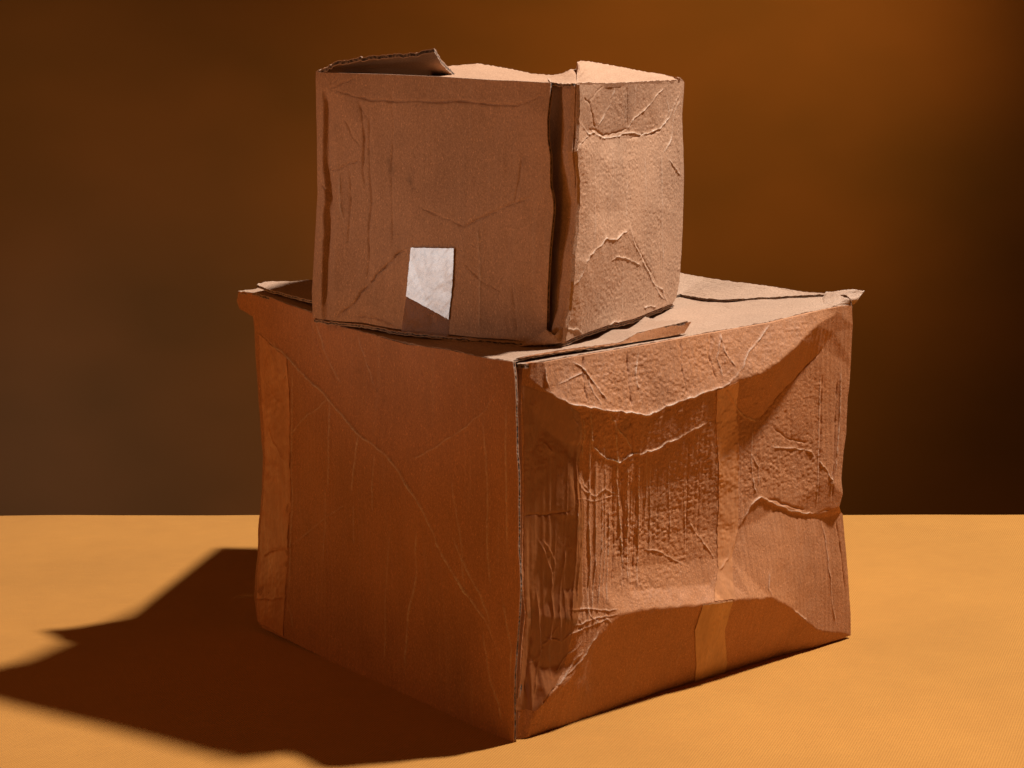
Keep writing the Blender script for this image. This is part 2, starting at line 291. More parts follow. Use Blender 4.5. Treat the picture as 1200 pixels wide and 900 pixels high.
                [(0.0062, 0.32311, -0.01332), (0.00756, 0.19643, -0.0148), (0.00552, 0.10812, -0.01258), (0.00218, -0.00628, -0.01332)],
                [(0.02306, 0.31416, -0.00962), (0.02546, 0.28381, -0.0111), (0.02717, 0.2461, -0.01184), (0.02717, 0.19377, -0.01184),
                 (0.02648, 0.13424, -0.0111), (0.02784, 0.10424, -0.01036), (0.02513, 0.07458, -0.01184), (0.01695, 0.00606, -0.00962)],
                [(0.02949, 0.30706, -0.00666), (0.0417, 0.29748, 0.0), (0.05751, 0.2872, 0.00518), (0.08063, 0.28077, 0.0074),
                 (0.10271, 0.27584, 0.00888), (0.12371, 0.27091, 0.00962), (0.14912, 0.26526, 0.00962), (0.16821, 0.26742, 0.00962),
                 (0.20096, 0.27267, 0.00999), (0.2262, 0.27667, 0.01036), (0.25267, 0.27829, 0.0111), (0.27756, 0.28432, 0.01258),
                 (0.30373, 0.28617, 0.01332), (0.33299, 0.29404, 0.01184), (0.36676, 0.30639, 0.00814), (0.40085, 0.32072, 0.0037),
                 (0.43384, 0.32894, 0.00074)],
                [(0.25267, 0.27829, 0.0111), (0.27509, 0.26148, 0.00296), (0.29694, 0.24458, -0.00444), (0.31311, 0.2372, -0.00666),
                 (0.32523, 0.23465, -0.0074), (0.33657, 0.24144, -0.0074), (0.35567, 0.25564, -0.0074), (0.38887, 0.27615, -0.00592),
                 (0.41788, 0.29516, -0.0037), (0.4339, 0.31074, -0.00148)],
                [(0.03878, 0.26739, -0.00888), (0.05806, 0.25059, -0.00296), (0.06984, 0.2535, 0.00222), (0.08821, 0.24498, 0.00296),
                 (0.12104, 0.22549, 0.00148), (0.14935, 0.22856, 0.00296), (0.18277, 0.23575, 0.00444), (0.21779, 0.24287, 0.00518),
                 (0.24137, 0.24686, 0.00518)],
                [(0.09611, 0.20399, 0.00148), (0.12623, 0.19649, -0.00148), (0.16633, 0.19472, -0.00259), (0.2122, 0.19717, -0.00259),
                 (0.25354, 0.19896, -0.00259)],
                [(0.12225, 0.15293, -0.00296), (0.16904, 0.14683, -0.00518), (0.21619, 0.14414, -0.00629), (0.25805, 0.14104, -0.00666)],
                [(0.03878, 0.19241, -0.00888), (0.05806, 0.18279, -0.00296), (0.06984, 0.18555, 0.00222), (0.09685, 0.17706, 0.00074),
                 (0.12736, 0.17528, -0.00259), (0.16827, 0.17217, -0.00444), (0.21499, 0.16844, -0.00518), (0.25723, 0.16555, -0.00592),
                 (0.29451, 0.17603, -0.00555), (0.3052, 0.16377, -0.00518)],
                [(0.03808, 0.1327, -0.00814), (0.05734, 0.12281, -0.00222), (0.06984, 0.12138, 0.00222), (0.09464, 0.1169, 0.00296),
                 (0.14508, 0.12556, -0.0037), (0.20376, 0.1186, -0.00555), (0.24961, 0.11466, -0.00444)],
                [(0.13423, 0.10766, 0.00148), (0.16286, 0.10371, 0.00074), (0.19783, 0.09862, 0.0), (0.24389, 0.0934, 0.00074)],
                [(0.28995, 0.13704, -0.0037), (0.30723, 0.15467, -0.0037), (0.32095, 0.16236, -0.0037), (0.33479, 0.15604, -0.0037),
                 (0.35131, 0.15009, -0.0037), (0.36842, 0.14246, -0.00296), (0.39099, 0.13622, -0.00333), (0.40854, 0.13265, -0.00259),
                 (0.42316, 0.13302, -0.00148), (0.43789, 0.13445, 0.00074), (0.45009, 0.13421, 0.00074)],
                [(0.25907, 0.10335, 0.0), (0.27683, 0.11136, -0.00074), (0.29367, 0.13458, -0.00481), (0.31099, 0.15223, -0.00481),
                 (0.32331, 0.15894, -0.00466), (0.33591, 0.1528, -0.00466), (0.35244, 0.1464, -0.00466), (0.37018, 0.13856, -0.00444),
                 (0.39188, 0.13256, -0.00407), (0.41255, 0.12755, -0.0037), (0.42858, 0.12748, -0.0037), (0.44614, 0.1272, -0.0037),
                 (0.4584, 0.12521, -0.0037)],
                [(0.37672, 0.20519, -0.00666), (0.4099, 0.21795, -0.0037), (0.41558, 0.16666, -0.00074)],
                [(0.01961, 0.00117, -0.00592), (0.02058, 0.01489, -0.0037), (0.03411, 0.03433, 0.00148), (0.05999, 0.04608, 0.0037),
                 (0.07011, 0.05556, 0.00518), (0.08455, 0.0718, 0.00666), (0.10022, 0.08569, 0.00814), (0.11626, 0.0911, 0.00888),
                 (0.15101, 0.08976, 0.00888), (0.18834, 0.08413, 0.00888), (0.2243, 0.0788, 0.00888), (0.25627, 0.07714, 0.0111),
                 (0.29187, 0.07214, 0.01184), (0.32002, 0.06828, 0.0111), (0.34194, 0.05804, 0.00962), (0.3612, 0.04682, 0.0074),
                 (0.38159, 0.0326, 0.00444), (0.40176, 0.01987, 0.00296), (0.43115, 0.01012, 0.00074), (0.44694, 0.00593, 0.0)],
                [(0.01191, -0.01043, -0.01184), (0.02681, -0.0106, -0.01036), (0.11266, -0.01026, -0.01406), (0.20596, -0.01437, -0.0185),
                 (0.24355, -0.01627, -0.0185), (0.28129, -0.01378, -0.01776), (0.3644, -0.0118, -0.0148), (0.41708, -0.00843, -0.0074),
                 (0.45294, -0.00468, -0.0037), (0.4712, -0.00478, -0.00296)],
                [(0.04693, 0.076, -0.00222), (0.06274, 0.09698, 0.00518), (0.03396, 0.05862, -0.00814)],
                [(0.47164, 0.31102, -0.00222), (0.46983, 0.26703, -0.00296), (0.46476, 0.2401, -0.00222), (0.46108, 0.20446, -0.00148),
                 (0.45468, 0.18653, -0.00074), (0.45009, 0.1591, 0.00074), (0.44687, 0.14612, 0.00222)],
                [(0.45791, 0.09626, -0.00222), (0.46245, 0.0663, -0.00148), (0.46564, 0.03481, -0.00074)]],
        'top': [(0.01561, 0.32388, -0.01036), (0.02233, 0.3258, -0.00666), (0.03705, 0.32467, -0.00814), (0.07287, 0.32521, -0.0074),
                (0.14109, 0.32526, -0.0074), (0.25407, 0.32733, -0.0074), (0.33738, 0.32867, -0.00592), (0.3971, 0.33303, -0.00296),
                (0.44151, 0.33494, 0.0), (0.46108, 0.33375, -0.00148)]},
 'UL': {'N': (-0.54796, -0.8365, -0.0),
        'O': (0.04292, 1.90994, 0.0),
        'U': (-0.8365, 0.54796, 0.0),
        'bottom': [(0.01462, 0.33391, 0.0), (0.03651, 0.33296, 0.00148), (0.05034, 0.33406, 0.00148), (0.08588, 0.33292, 0.00148),
                   (0.11732, 0.33295, 0.00148), (0.14542, 0.33293, 0.00148), (0.18091, 0.33271, 0.00148), (0.2223, 0.33512, 0.0),
                   (0.25726, 0.33386, 0.0), (0.26825, 0.33369, -0.00074), (0.28364, 0.33463, -0.00296)],
        'creases': [(-0.001332, 0.001332,
                     [(0.2635, 0.55768), (0.24783, 0.55481), (0.22928, 0.5504), (0.20587, 0.54696), (0.17983, 0.54683), (0.14436, 0.54736),
                      (0.10194, 0.54887), (0.04937, 0.54714), (0.03691, 0.54905), (0.02092, 0.55558), (0.00913, 0.56276)]),
                    (-0.000888, 0.00148,
                     [(0.26558, 0.5601), (0.26764, 0.51879), (0.26767, 0.48585), (0.26429, 0.46452), (0.2613, 0.44513), (0.26592, 0.41991),
                      (0.26847, 0.39497), (0.26967, 0.36203), (0.26955, 0.34095)]),
                    (-0.000888, 0.00111, [(0.27332, 0.46515), (0.26616, 0.45951), (0.26144, 0.44911)]),
                    (-0.00148, 0.001628, [(0.22265, 0.54853), (0.22121, 0.52858), (0.21931, 0.50914), (0.22134, 0.47977), (0.21809, 0.46202)]),
                    (-0.001036, 0.001332,
                     [(0.21198, 0.54356), (0.21334, 0.50448), (0.2127, 0.48015), (0.21128, 0.44778), (0.21372, 0.42901), (0.2133, 0.39922),
                      (0.21619, 0.37133)]),
                    (-0.00148, 0.001332,
                     [(0.25624, 0.33559), (0.23297, 0.35144), (0.22378, 0.36354), (0.20699, 0.37702), (0.19335, 0.38936), (0.17983, 0.4024),
                      (0.16595, 0.41051)]),
                    (-0.000888, 0.001332,
                     [(0.15349, 0.4512), (0.13262, 0.44285), (0.09991, 0.4342), (0.07069, 0.44789), (0.0484, 0.45755), (0.0251, 0.46726)]),
                    (-0.000814, 0.001258, [(0.10232, 0.40064), (0.08387, 0.38619), (0.05909, 0.37626)]),
                    (-0.00111, 0.001258, [(0.2653, 0.47774), (0.2542, 0.47993), (0.24063, 0.48462), (0.22291, 0.48946)]),
                    (-0.000888, 0.001184, [(0.24327, 0.52787), (0.23376, 0.51187), (0.22273, 0.50167)]),
                    (-0.000888, 0.001184, [(0.24854, 0.56868), (0.25931, 0.56024), (0.2635, 0.55768)]),
                    (-0.000814, 0.00111, [(0.22953, 0.56907), (0.24597, 0.56221), (0.26141, 0.55691)]),
                    (-0.00074, 0.001628, [(0.2376, 0.48311), (0.23605, 0.44639), (0.23959, 0.40542)]),
                    (0.000888, 0.001776, [(0.2501, 0.47846), (0.2486, 0.44571), (0.2437, 0.42806)]),
                    (-0.000592, 0.001628, [(0.18452, 0.56195), (0.18369, 0.52177), (0.18661, 0.48138), (0.18382, 0.40134)]),
                    (-0.001036, 0.001258, [(0.23118, 0.34095), (0.20557, 0.34144), (0.18704, 0.33659), (0.17497, 0.33361)]),
                    (-0.00074, 0.001184, [(0.03734, 0.5036), (0.0428, 0.47252), (0.04471, 0.45697)]),
                    (-0.000592, 0.00148, [(0.04887, 0.38708), (0.0461, 0.3562), (0.04477, 0.3361)]),
                    (-0.00074, 0.00111, [(0.2247, 0.54807), (0.22111, 0.53677), (0.21393, 0.52881)]),
                    (0.000592, 0.001628, [(0.08501, 0.43932), (0.08293, 0.39251), (0.08586, 0.33723)])],
        'left': [(0.00826, 0.56809, 0.00148), (0.00821, 0.55746, 0.0037), (0.00904, 0.53543, 0.0074), (0.00857, 0.52175, 0.00814),
                 (0.0068, 0.50341, 0.00666), (0.00728, 0.4758, 0.00518), (0.00462, 0.46202, 0.00296), (0.00505, 0.45136, 0.0037),
                 (0.0077, 0.41253, 0.00666), (0.01091, 0.3815, 0.00444), (0.01462, 0.33391, 0.0)],
        'patches': {'clear_tape': [[(0.16432, 0.38819), (0.16775, 0.36628), (0.17208, 0.34746), (0.17446, 0.33045)],
                                   [(0.11586, 0.39183), (0.11727, 0.37022), (0.11894, 0.35024), (0.12021, 0.33034)]],
                    'label': [[(0.16152, 0.41079), (0.16362, 0.39466), (0.16559, 0.38006), (0.16775, 0.36468)],
                              [(0.13718, 0.41199), (0.13938, 0.39475), (0.14192, 0.37861), (0.14392, 0.3562)],
                              [(0.11094, 0.41343), (0.11243, 0.39208), (0.11522, 0.37039), (0.11905, 0.34705)]]},
        'right': [(0.27884, 0.57295, -0.00222), (0.27943, 0.54896, -0.00296), (0.27838, 0.49364, -0.00296), (0.27897, 0.45226, -0.0037),
                  (0.28212, 0.40661, -0.0037), (0.28528, 0.36006, -0.0037), (0.28364, 0.33463, -0.00296)],
        'stains': [(0.18752, 0.48457, 0.00333, 0.55), (0.18937, 0.49094, 0.00185, 0.35), (0.18444, 0.48069, 0.00222, 0.4),
                   (0.16284, 0.47212, 0.00296, 0.5), (0.16476, 0.47763, 0.00444, 0.25), (0.16067, 0.46665, 0.00222, 0.3),
                   (0.17458, 0.51407, 0.00666, 0.14), (0.22537, 0.53664, 0.0074, 0.16), (0.25217, 0.51943, 0.00592, 0.2),
                   (0.24816, 0.43759, 0.00888, 0.15), (0.12517, 0.52374, 0.01036, 0.1), (0.03733, 0.49589, 0.00518, 0.2),
                   (0.05754, 0.41756, 0.01184, 0.1), (0.20554, 0.35924, 0.0074, 0.15), (0.25172, 0.37191, 0.00592, 0.15),
                   (0.07806, 0.34575, 0.00888, 0.12)],
        'tin': [[(0.00014, 0.5736, 0.00148), (0.05082, 0.57568, 0.00074), (0.12897, 0.57736, 0.0), (0.195, 0.57859, 0.0),
                 (0.29102, 0.58099, -0.00296)],
                [(0.00055, 0.55764, 0.0037), (0.00093, 0.53568, 0.0074), (0.00047, 0.5205, 0.00814), (-0.0004, 0.50141, 0.00666),
                 (-0.00037, 0.47617, 0.00518), (-0.00258, 0.46239, 0.00296), (-0.00215, 0.45175, 0.0037), (-0.0004, 0.41306, 0.00666),
                 (0.00279, 0.3821, 0.00444), (0.00557, 0.32706, 0.0)],
                [(0.26349, 0.55768, 0.0), (0.24782, 0.55482, 0.00148), (0.22928, 0.5504, 0.00222), (0.20587, 0.54696, 0.00296),
                 (0.17983, 0.54683, 0.00296), (0.14436, 0.54736, 0.00296), (0.10194, 0.54887, 0.00296), (0.04937, 0.54714, 0.00296),
                 (0.03691, 0.54905, 0.0037), (0.02092, 0.55558, 0.00296), (0.00913, 0.56276, 0.00296)],
                [(0.2934, 0.5485, -0.00592), (0.29187, 0.49289, -0.00666), (0.29246, 0.45129, -0.0074), (0.2967, 0.40535, -0.0074),
                 (0.29989, 0.35855, -0.0074), (0.2987, 0.32638, -0.00592)],
                [(0.26975, 0.55754, 0.0), (0.26917, 0.51891, 0.00074), (0.26917, 0.486, 0.00074), (0.26662, 0.46303, 0.0), (0.26812, 0.4367, 0.00074),
                 (0.26917, 0.3955, 0.00074), (0.27021, 0.36252, 0.00074), (0.27184, 0.33925, 0.0)],
                [(0.2664, 0.54349, -0.0037), (0.26594, 0.51876, -0.00444), (0.26594, 0.48581, -0.00444), (0.26397, 0.46108, -0.00592),
                 (0.26501, 0.42807, -0.00592), (0.2671, 0.39497, -0.00592), (0.26861, 0.36196, -0.00518), (0.26686, 0.33929, -0.00296)],
                [(0.25622, 0.5439, 0.0), (0.25518, 0.51933, 0.0), (0.25369, 0.48655, -0.00074), (0.25219, 0.46198, -0.00148),
                 (0.25265, 0.42922, -0.00074), (0.25415, 0.39642, 0.0), (0.25622, 0.36347, 0.0), (0.25518, 0.34223, 0.0)],
                [(0.2223, 0.52041, 0.0), (0.21676, 0.47997, -0.00074), (0.2127, 0.4315, -0.00074), (0.2162, 0.37132, 0.0)],
                [(0.25622, 0.33559, 0.0), (0.23297, 0.35144, 0.00074), (0.22378, 0.36354, 0.00074), (0.20698, 0.37702, 0.00148),
                 (0.19335, 0.38936, 0.00222), (0.17983, 0.4024, 0.00296), (0.16595, 0.41051, 0.00296)],
                [(0.13262, 0.44285, 0.00444), (0.09991, 0.4342, 0.00592), (0.07069, 0.44789, 0.00518), (0.0484, 0.45755, 0.00444),
                 (0.01135, 0.47255, 0.00518)],
                [(0.16452, 0.49845, 0.00222), (0.08676, 0.50156, 0.00296), (0.03918, 0.50353, 0.00444)],
                [(0.10232, 0.40064, 0.00518), (0.08387, 0.38619, 0.00444), (0.05909, 0.37626, 0.0037), (0.03144, 0.35737, 0.00222)],
                [(0.00557, 0.32553, 0.0), (0.05034, 0.32632, 0.00148), (0.08588, 0.32549, 0.00148), (0.11732, 0.32506, 0.00148),
                 (0.14542, 0.32497, 0.00148), (0.18091, 0.32508, 0.00148), (0.2223, 0.32699, 0.0), (0.26825, 0.32546, -0.00074),
                 (0.29691, 0.32432, -0.0037)],
                [(0.14489, 0.36407, 0.00222), (0.20552, 0.35116, 0.00074)]],
        'top': [(0.00826, 0.56809, 0.00148), (0.05082, 0.56909, 0.00074), (0.06945, 0.5691, 0.00074), (0.12897, 0.57102, 0.0), (0.195, 0.57214, 0.0),
                (0.27237, 0.57231, 0.0), (0.27884, 0.57295, -0.00222)]},
 'UR': {'N': (0.90104, -0.43374, 0.0),
        'O': (0.04292, 1.90994, 0.0),
        'U': (0.43374, 0.90104, 0.0),
        'bottom': [(-0.00132, 0.3356, 0.00296), (0.01505, 0.3372, 0.00483), (0.03546, 0.33823, 0.00589), (0.09278, 0.339, 0.00755),
                   (0.15428, 0.33626, 0.00707), (0.21758, 0.33687, 0.00545), (0.25077, 0.33671, 0.00408), (0.27126, 0.33563, 0.00153)],
        'creases': [(0.00148, 0.001332,
                     [(0.00682, 0.53233), (0.03807, 0.52051), (0.05641, 0.52058), (0.0876, 0.51357), (0.12605, 0.51285), (0.1601, 0.51411),
                      (0.19319, 0.51054), (0.22778, 0.51062), (0.25246, 0.51309), (0.27841, 0.52292), (0.29359, 0.53611), (0.31174, 0.54846)]),
                    (-0.001776, 0.001184, [(0.03816, 0.52283), (0.05668, 0.52331), (0.08742, 0.51597), (0.12599, 0.51609), (0.15882, 0.51829)]),
                    (-0.001332, 0.00111, [(0.15856, 0.50927), (0.19313, 0.50887), (0.2277, 0.50936), (0.25515, 0.51209)]),
                    (-0.00148, 0.001332, [(0.01517, 0.5557), (0.03218, 0.54956), (0.04899, 0.53473), (0.06159, 0.52225)]),
                    (0.00111, 0.001184, [(0.0654, 0.52519), (0.09771, 0.54338), (0.10835, 0.56057)]),
                    (0.001332, 0.001184, [(0.15374, 0.51694), (0.17439, 0.52819), (0.21505, 0.53794), (0.23513, 0.54638), (0.26191, 0.55299)]),
                    (-0.001036, 0.00111, [(0.03206, 0.55111), (0.05135, 0.55806), (0.07055, 0.56201)]),
                    (0.001184, 0.001258, [(0.03824, 0.51817), (0.00954, 0.51232), (-0.00176, 0.50538)]),
                    (-0.001036, 0.001184, [(0.00065, 0.51288), (0.01432, 0.51355), (0.03585, 0.51677)]),
                    (-0.001036, 0.00148, [(0.14272, 0.56169), (0.14947, 0.54424), (0.15623, 0.51926)]),
                    (0.000888, 0.001332, [(0.16852, 0.55992), (0.17194, 0.53494)]),
                    (0.000888, 0.001184, [(0.26988, 0.54752), (0.27766, 0.52989), (0.26083, 0.5152)]),
                    (0.00111, 0.001332, [(0.31134, 0.54409), (0.29239, 0.52919), (0.28127, 0.50369), (0.25242, 0.48842)]),
                    (0.001258, 0.001258, [(0.26701, 0.48145), (0.28322, 0.47253), (0.30105, 0.463)]),
                    (-0.000888, 0.001184, [(0.27229, 0.47849), (0.28915, 0.46431)]),
                    (0.001258, 0.001184,
                     [(0.00084, 0.38384), (0.01323, 0.38934), (0.02514, 0.40501), (0.03299, 0.41109), (0.05889, 0.4169), (0.07407, 0.42239),
                      (0.09913, 0.41822), (0.12456, 0.42285), (0.1364, 0.42491)]),
                    (0.001184, 0.001258,
                     [(0.1364, 0.42491), (0.15238, 0.40696), (0.18304, 0.38377), (0.21368, 0.36173), (0.23601, 0.35473), (0.25511, 0.33525)]),
                    (-0.001184, 0.00111, [(0.14358, 0.42094), (0.16193, 0.40431), (0.19148, 0.38281), (0.2211, 0.36167)]),
                    (0.00111, 0.00111, [(0.08791, 0.39987), (0.10178, 0.40192), (0.13512, 0.39576), (0.15819, 0.38989), (0.17229, 0.385)]),
                    (-0.001184, 0.001628, [(0.25252, 0.51394), (0.23413, 0.4473), (0.22918, 0.36743)]),
                    (0.000888, 0.001332, [(0.24807, 0.4887), (0.23842, 0.4215), (0.23961, 0.36193)]),
                    (0.000666, 0.00148, [(0.14767, 0.48717), (0.12965, 0.43204)]), (0.000518, 0.00148, [(0.12291, 0.40038), (0.12881, 0.34293)]),
                    (0.000518, 0.00148, [(0.10896, 0.50586), (0.08641, 0.43617)]),
                    (0.001184, 0.001184, [(0.18288, 0.34393), (0.20229, 0.34304), (0.21688, 0.33945)]),
                    (0.00111, 0.001184, [(0.09112, 0.33763), (0.11201, 0.33955), (0.12865, 0.3381)]),
                    (0.001184, 0.001332, [(0.00451, 0.34787), (0.02013, 0.34502), (0.03536, 0.33903)]),
                    (0.00111, 0.001332, [(0.00011, 0.37546), (0.00863, 0.35494), (0.00141, 0.34599)]),
                    (0.001036, 0.00111, [(0.21366, 0.36089), (0.22716, 0.35076), (0.24315, 0.34447)]),
                    (0.000592, 0.00148, [(0.05453, 0.50159), (0.04925, 0.43964), (0.0421, 0.41711)]),
                    (0.000592, 0.00148, [(0.20159, 0.49173), (0.18574, 0.43488)])],
        'left': [(-0.00373, 0.56788, 0.01739), (-0.00075, 0.53045, 0.01565), (-0.00528, 0.50715, 0.01559), (0.00265, 0.48449, 0.01413),
                 (0.00806, 0.46032, 0.01256), (0.00751, 0.43968, 0.01155), (0.00296, 0.41563, 0.01024), (0.00226, 0.39045, 0.00888),
                 (0.00376, 0.36489, 0.00612), (-0.00089, 0.35013, 0.00444), (-0.00132, 0.3356, 0.00296)],
        'masks': {'dimple': [(-0.00151, 0.56628), (0.31307, 0.5563), (0.30468, 0.3451), (0.06904, 0.34299), (0.00591, 0.34386)]},
        'right': [(0.32192, 0.55774, -0.00606), (0.31567, 0.52545, -0.00552), (0.31644, 0.49028, -0.00488), (0.31184, 0.43364, -0.00263),
                  (0.30294, 0.38296, -0.0006), (0.29519, 0.35513, 0.00054), (0.28404, 0.3409, 0.00116), (0.27126, 0.33563, 0.00153)],
        'stains': [(0.15162, 0.54004, 0.01036, 0.25), (0.08873, 0.45175, 0.0074, 0.12), (0.19394, 0.39251, 0.00888, 0.12),  # first blob: shade of the dented top band, put into the colour
                   (0.06399, 0.36739, 0.00666, 0.12)],
        'tin': [[(-0.00932, 0.57414, 0.01739), (0.08513, 0.57097, 0.01081), (0.20346, 0.56866, 0.00121), (0.29438, 0.56741, -0.00566),
                 (0.34497, 0.56583, -0.0064)],
                [(-0.02647, 0.57466, 0.01517), (-0.01882, 0.50795, 0.01337), (-0.01011, 0.4603, 0.0111), (-0.01201, 0.41488, 0.00863),
                 (-0.01238, 0.36691, 0.00464), (-0.02368, 0.33118, 0.00148)],
                [(0.00681, 0.53233, 0.01521), (0.038, 0.52052, 0.01071), (0.05775, 0.52089, 0.00803), (0.08763, 0.51357, 0.00456),
                 (0.12606, 0.51285, 0.00125), (0.15883, 0.51418, -0.00102), (0.1932, 0.51054, -0.00271), (0.2278, 0.51062, -0.00502),
                 (0.25245, 0.51309, -0.00484), (0.27841, 0.52292, -0.00498), (0.29358, 0.53611, -0.00442), (0.31174, 0.54846, -0.00494)],
                [(0.01516, 0.5557, 0.01653), (0.03217, 0.54956, 0.01495), (0.04897, 0.53473, 0.01143), (0.06064, 0.52467, 0.00849)],
                [(0.0096, 0.51079, 0.01564), (0.073, 0.49641, 0.00914), (0.14767, 0.48717, 0.00363), (0.22301, 0.48188, -0.00036),
                 (0.267, 0.48145, -0.00048), (0.30105, 0.463, -0.0008)],
                [(0.03412, 0.47592, 0.01325), (0.14103, 0.46493, 0.00639), (0.23447, 0.4591, 0.00142)],
                [(0.03411, 0.44883, 0.01325), (0.13628, 0.44347, 0.00837), (0.22711, 0.43528, 0.00436), (0.28464, 0.42568, 0.0)],
                [(0.00085, 0.38384, 0.01035), (0.01322, 0.38934, 0.01236), (0.02514, 0.40501, 0.01466), (0.03299, 0.41109, 0.01459),
                 (0.05888, 0.4169, 0.01436), (0.07407, 0.42239, 0.01382), (0.09912, 0.41822, 0.01263), (0.12456, 0.42285, 0.01151),
                 (0.1364, 0.42491, 0.01095)],
                [(0.1364, 0.42491, 0.01095), (0.15238, 0.40696, 0.00962), (0.18303, 0.38377, 0.00727), (0.21367, 0.36173, 0.00521),
                 (0.23602, 0.35473, 0.00399), (0.25529, 0.33864, 0.00321)],
                [(0.09182, 0.37984, 0.00968), (0.13658, 0.38255, 0.00825), (0.06809, 0.35102, 0.00697), (0.16217, 0.35076, 0.00647)],
                [(0.36008, 0.55282, -0.0074), (0.35178, 0.48801, -0.0071), (0.35209, 0.42825, -0.00627), (0.34167, 0.37597, -0.00419),
                 (0.33063, 0.34189, -0.00281), (0.30859, 0.32013, -0.00185)],
                [(-0.02368, 0.33118, 0.00148), (0.03707, 0.33019, 0.00518), (0.09375, 0.33088, 0.00713), (0.15463, 0.32801, 0.00692),
                 (0.21726, 0.32851, 0.00558), (0.30859, 0.32013, -0.00185)]],
        'top': [(-0.00373, 0.56788, 0.01739), (0.02848, 0.56748, 0.01572), (0.08492, 0.56464, 0.0109), (0.14133, 0.56338, 0.00627),
                (0.203, 0.5624, 0.0014), (0.2647, 0.56106, -0.00326), (0.30565, 0.56006, -0.00539), (0.32192, 0.55774, -0.00606)]}}
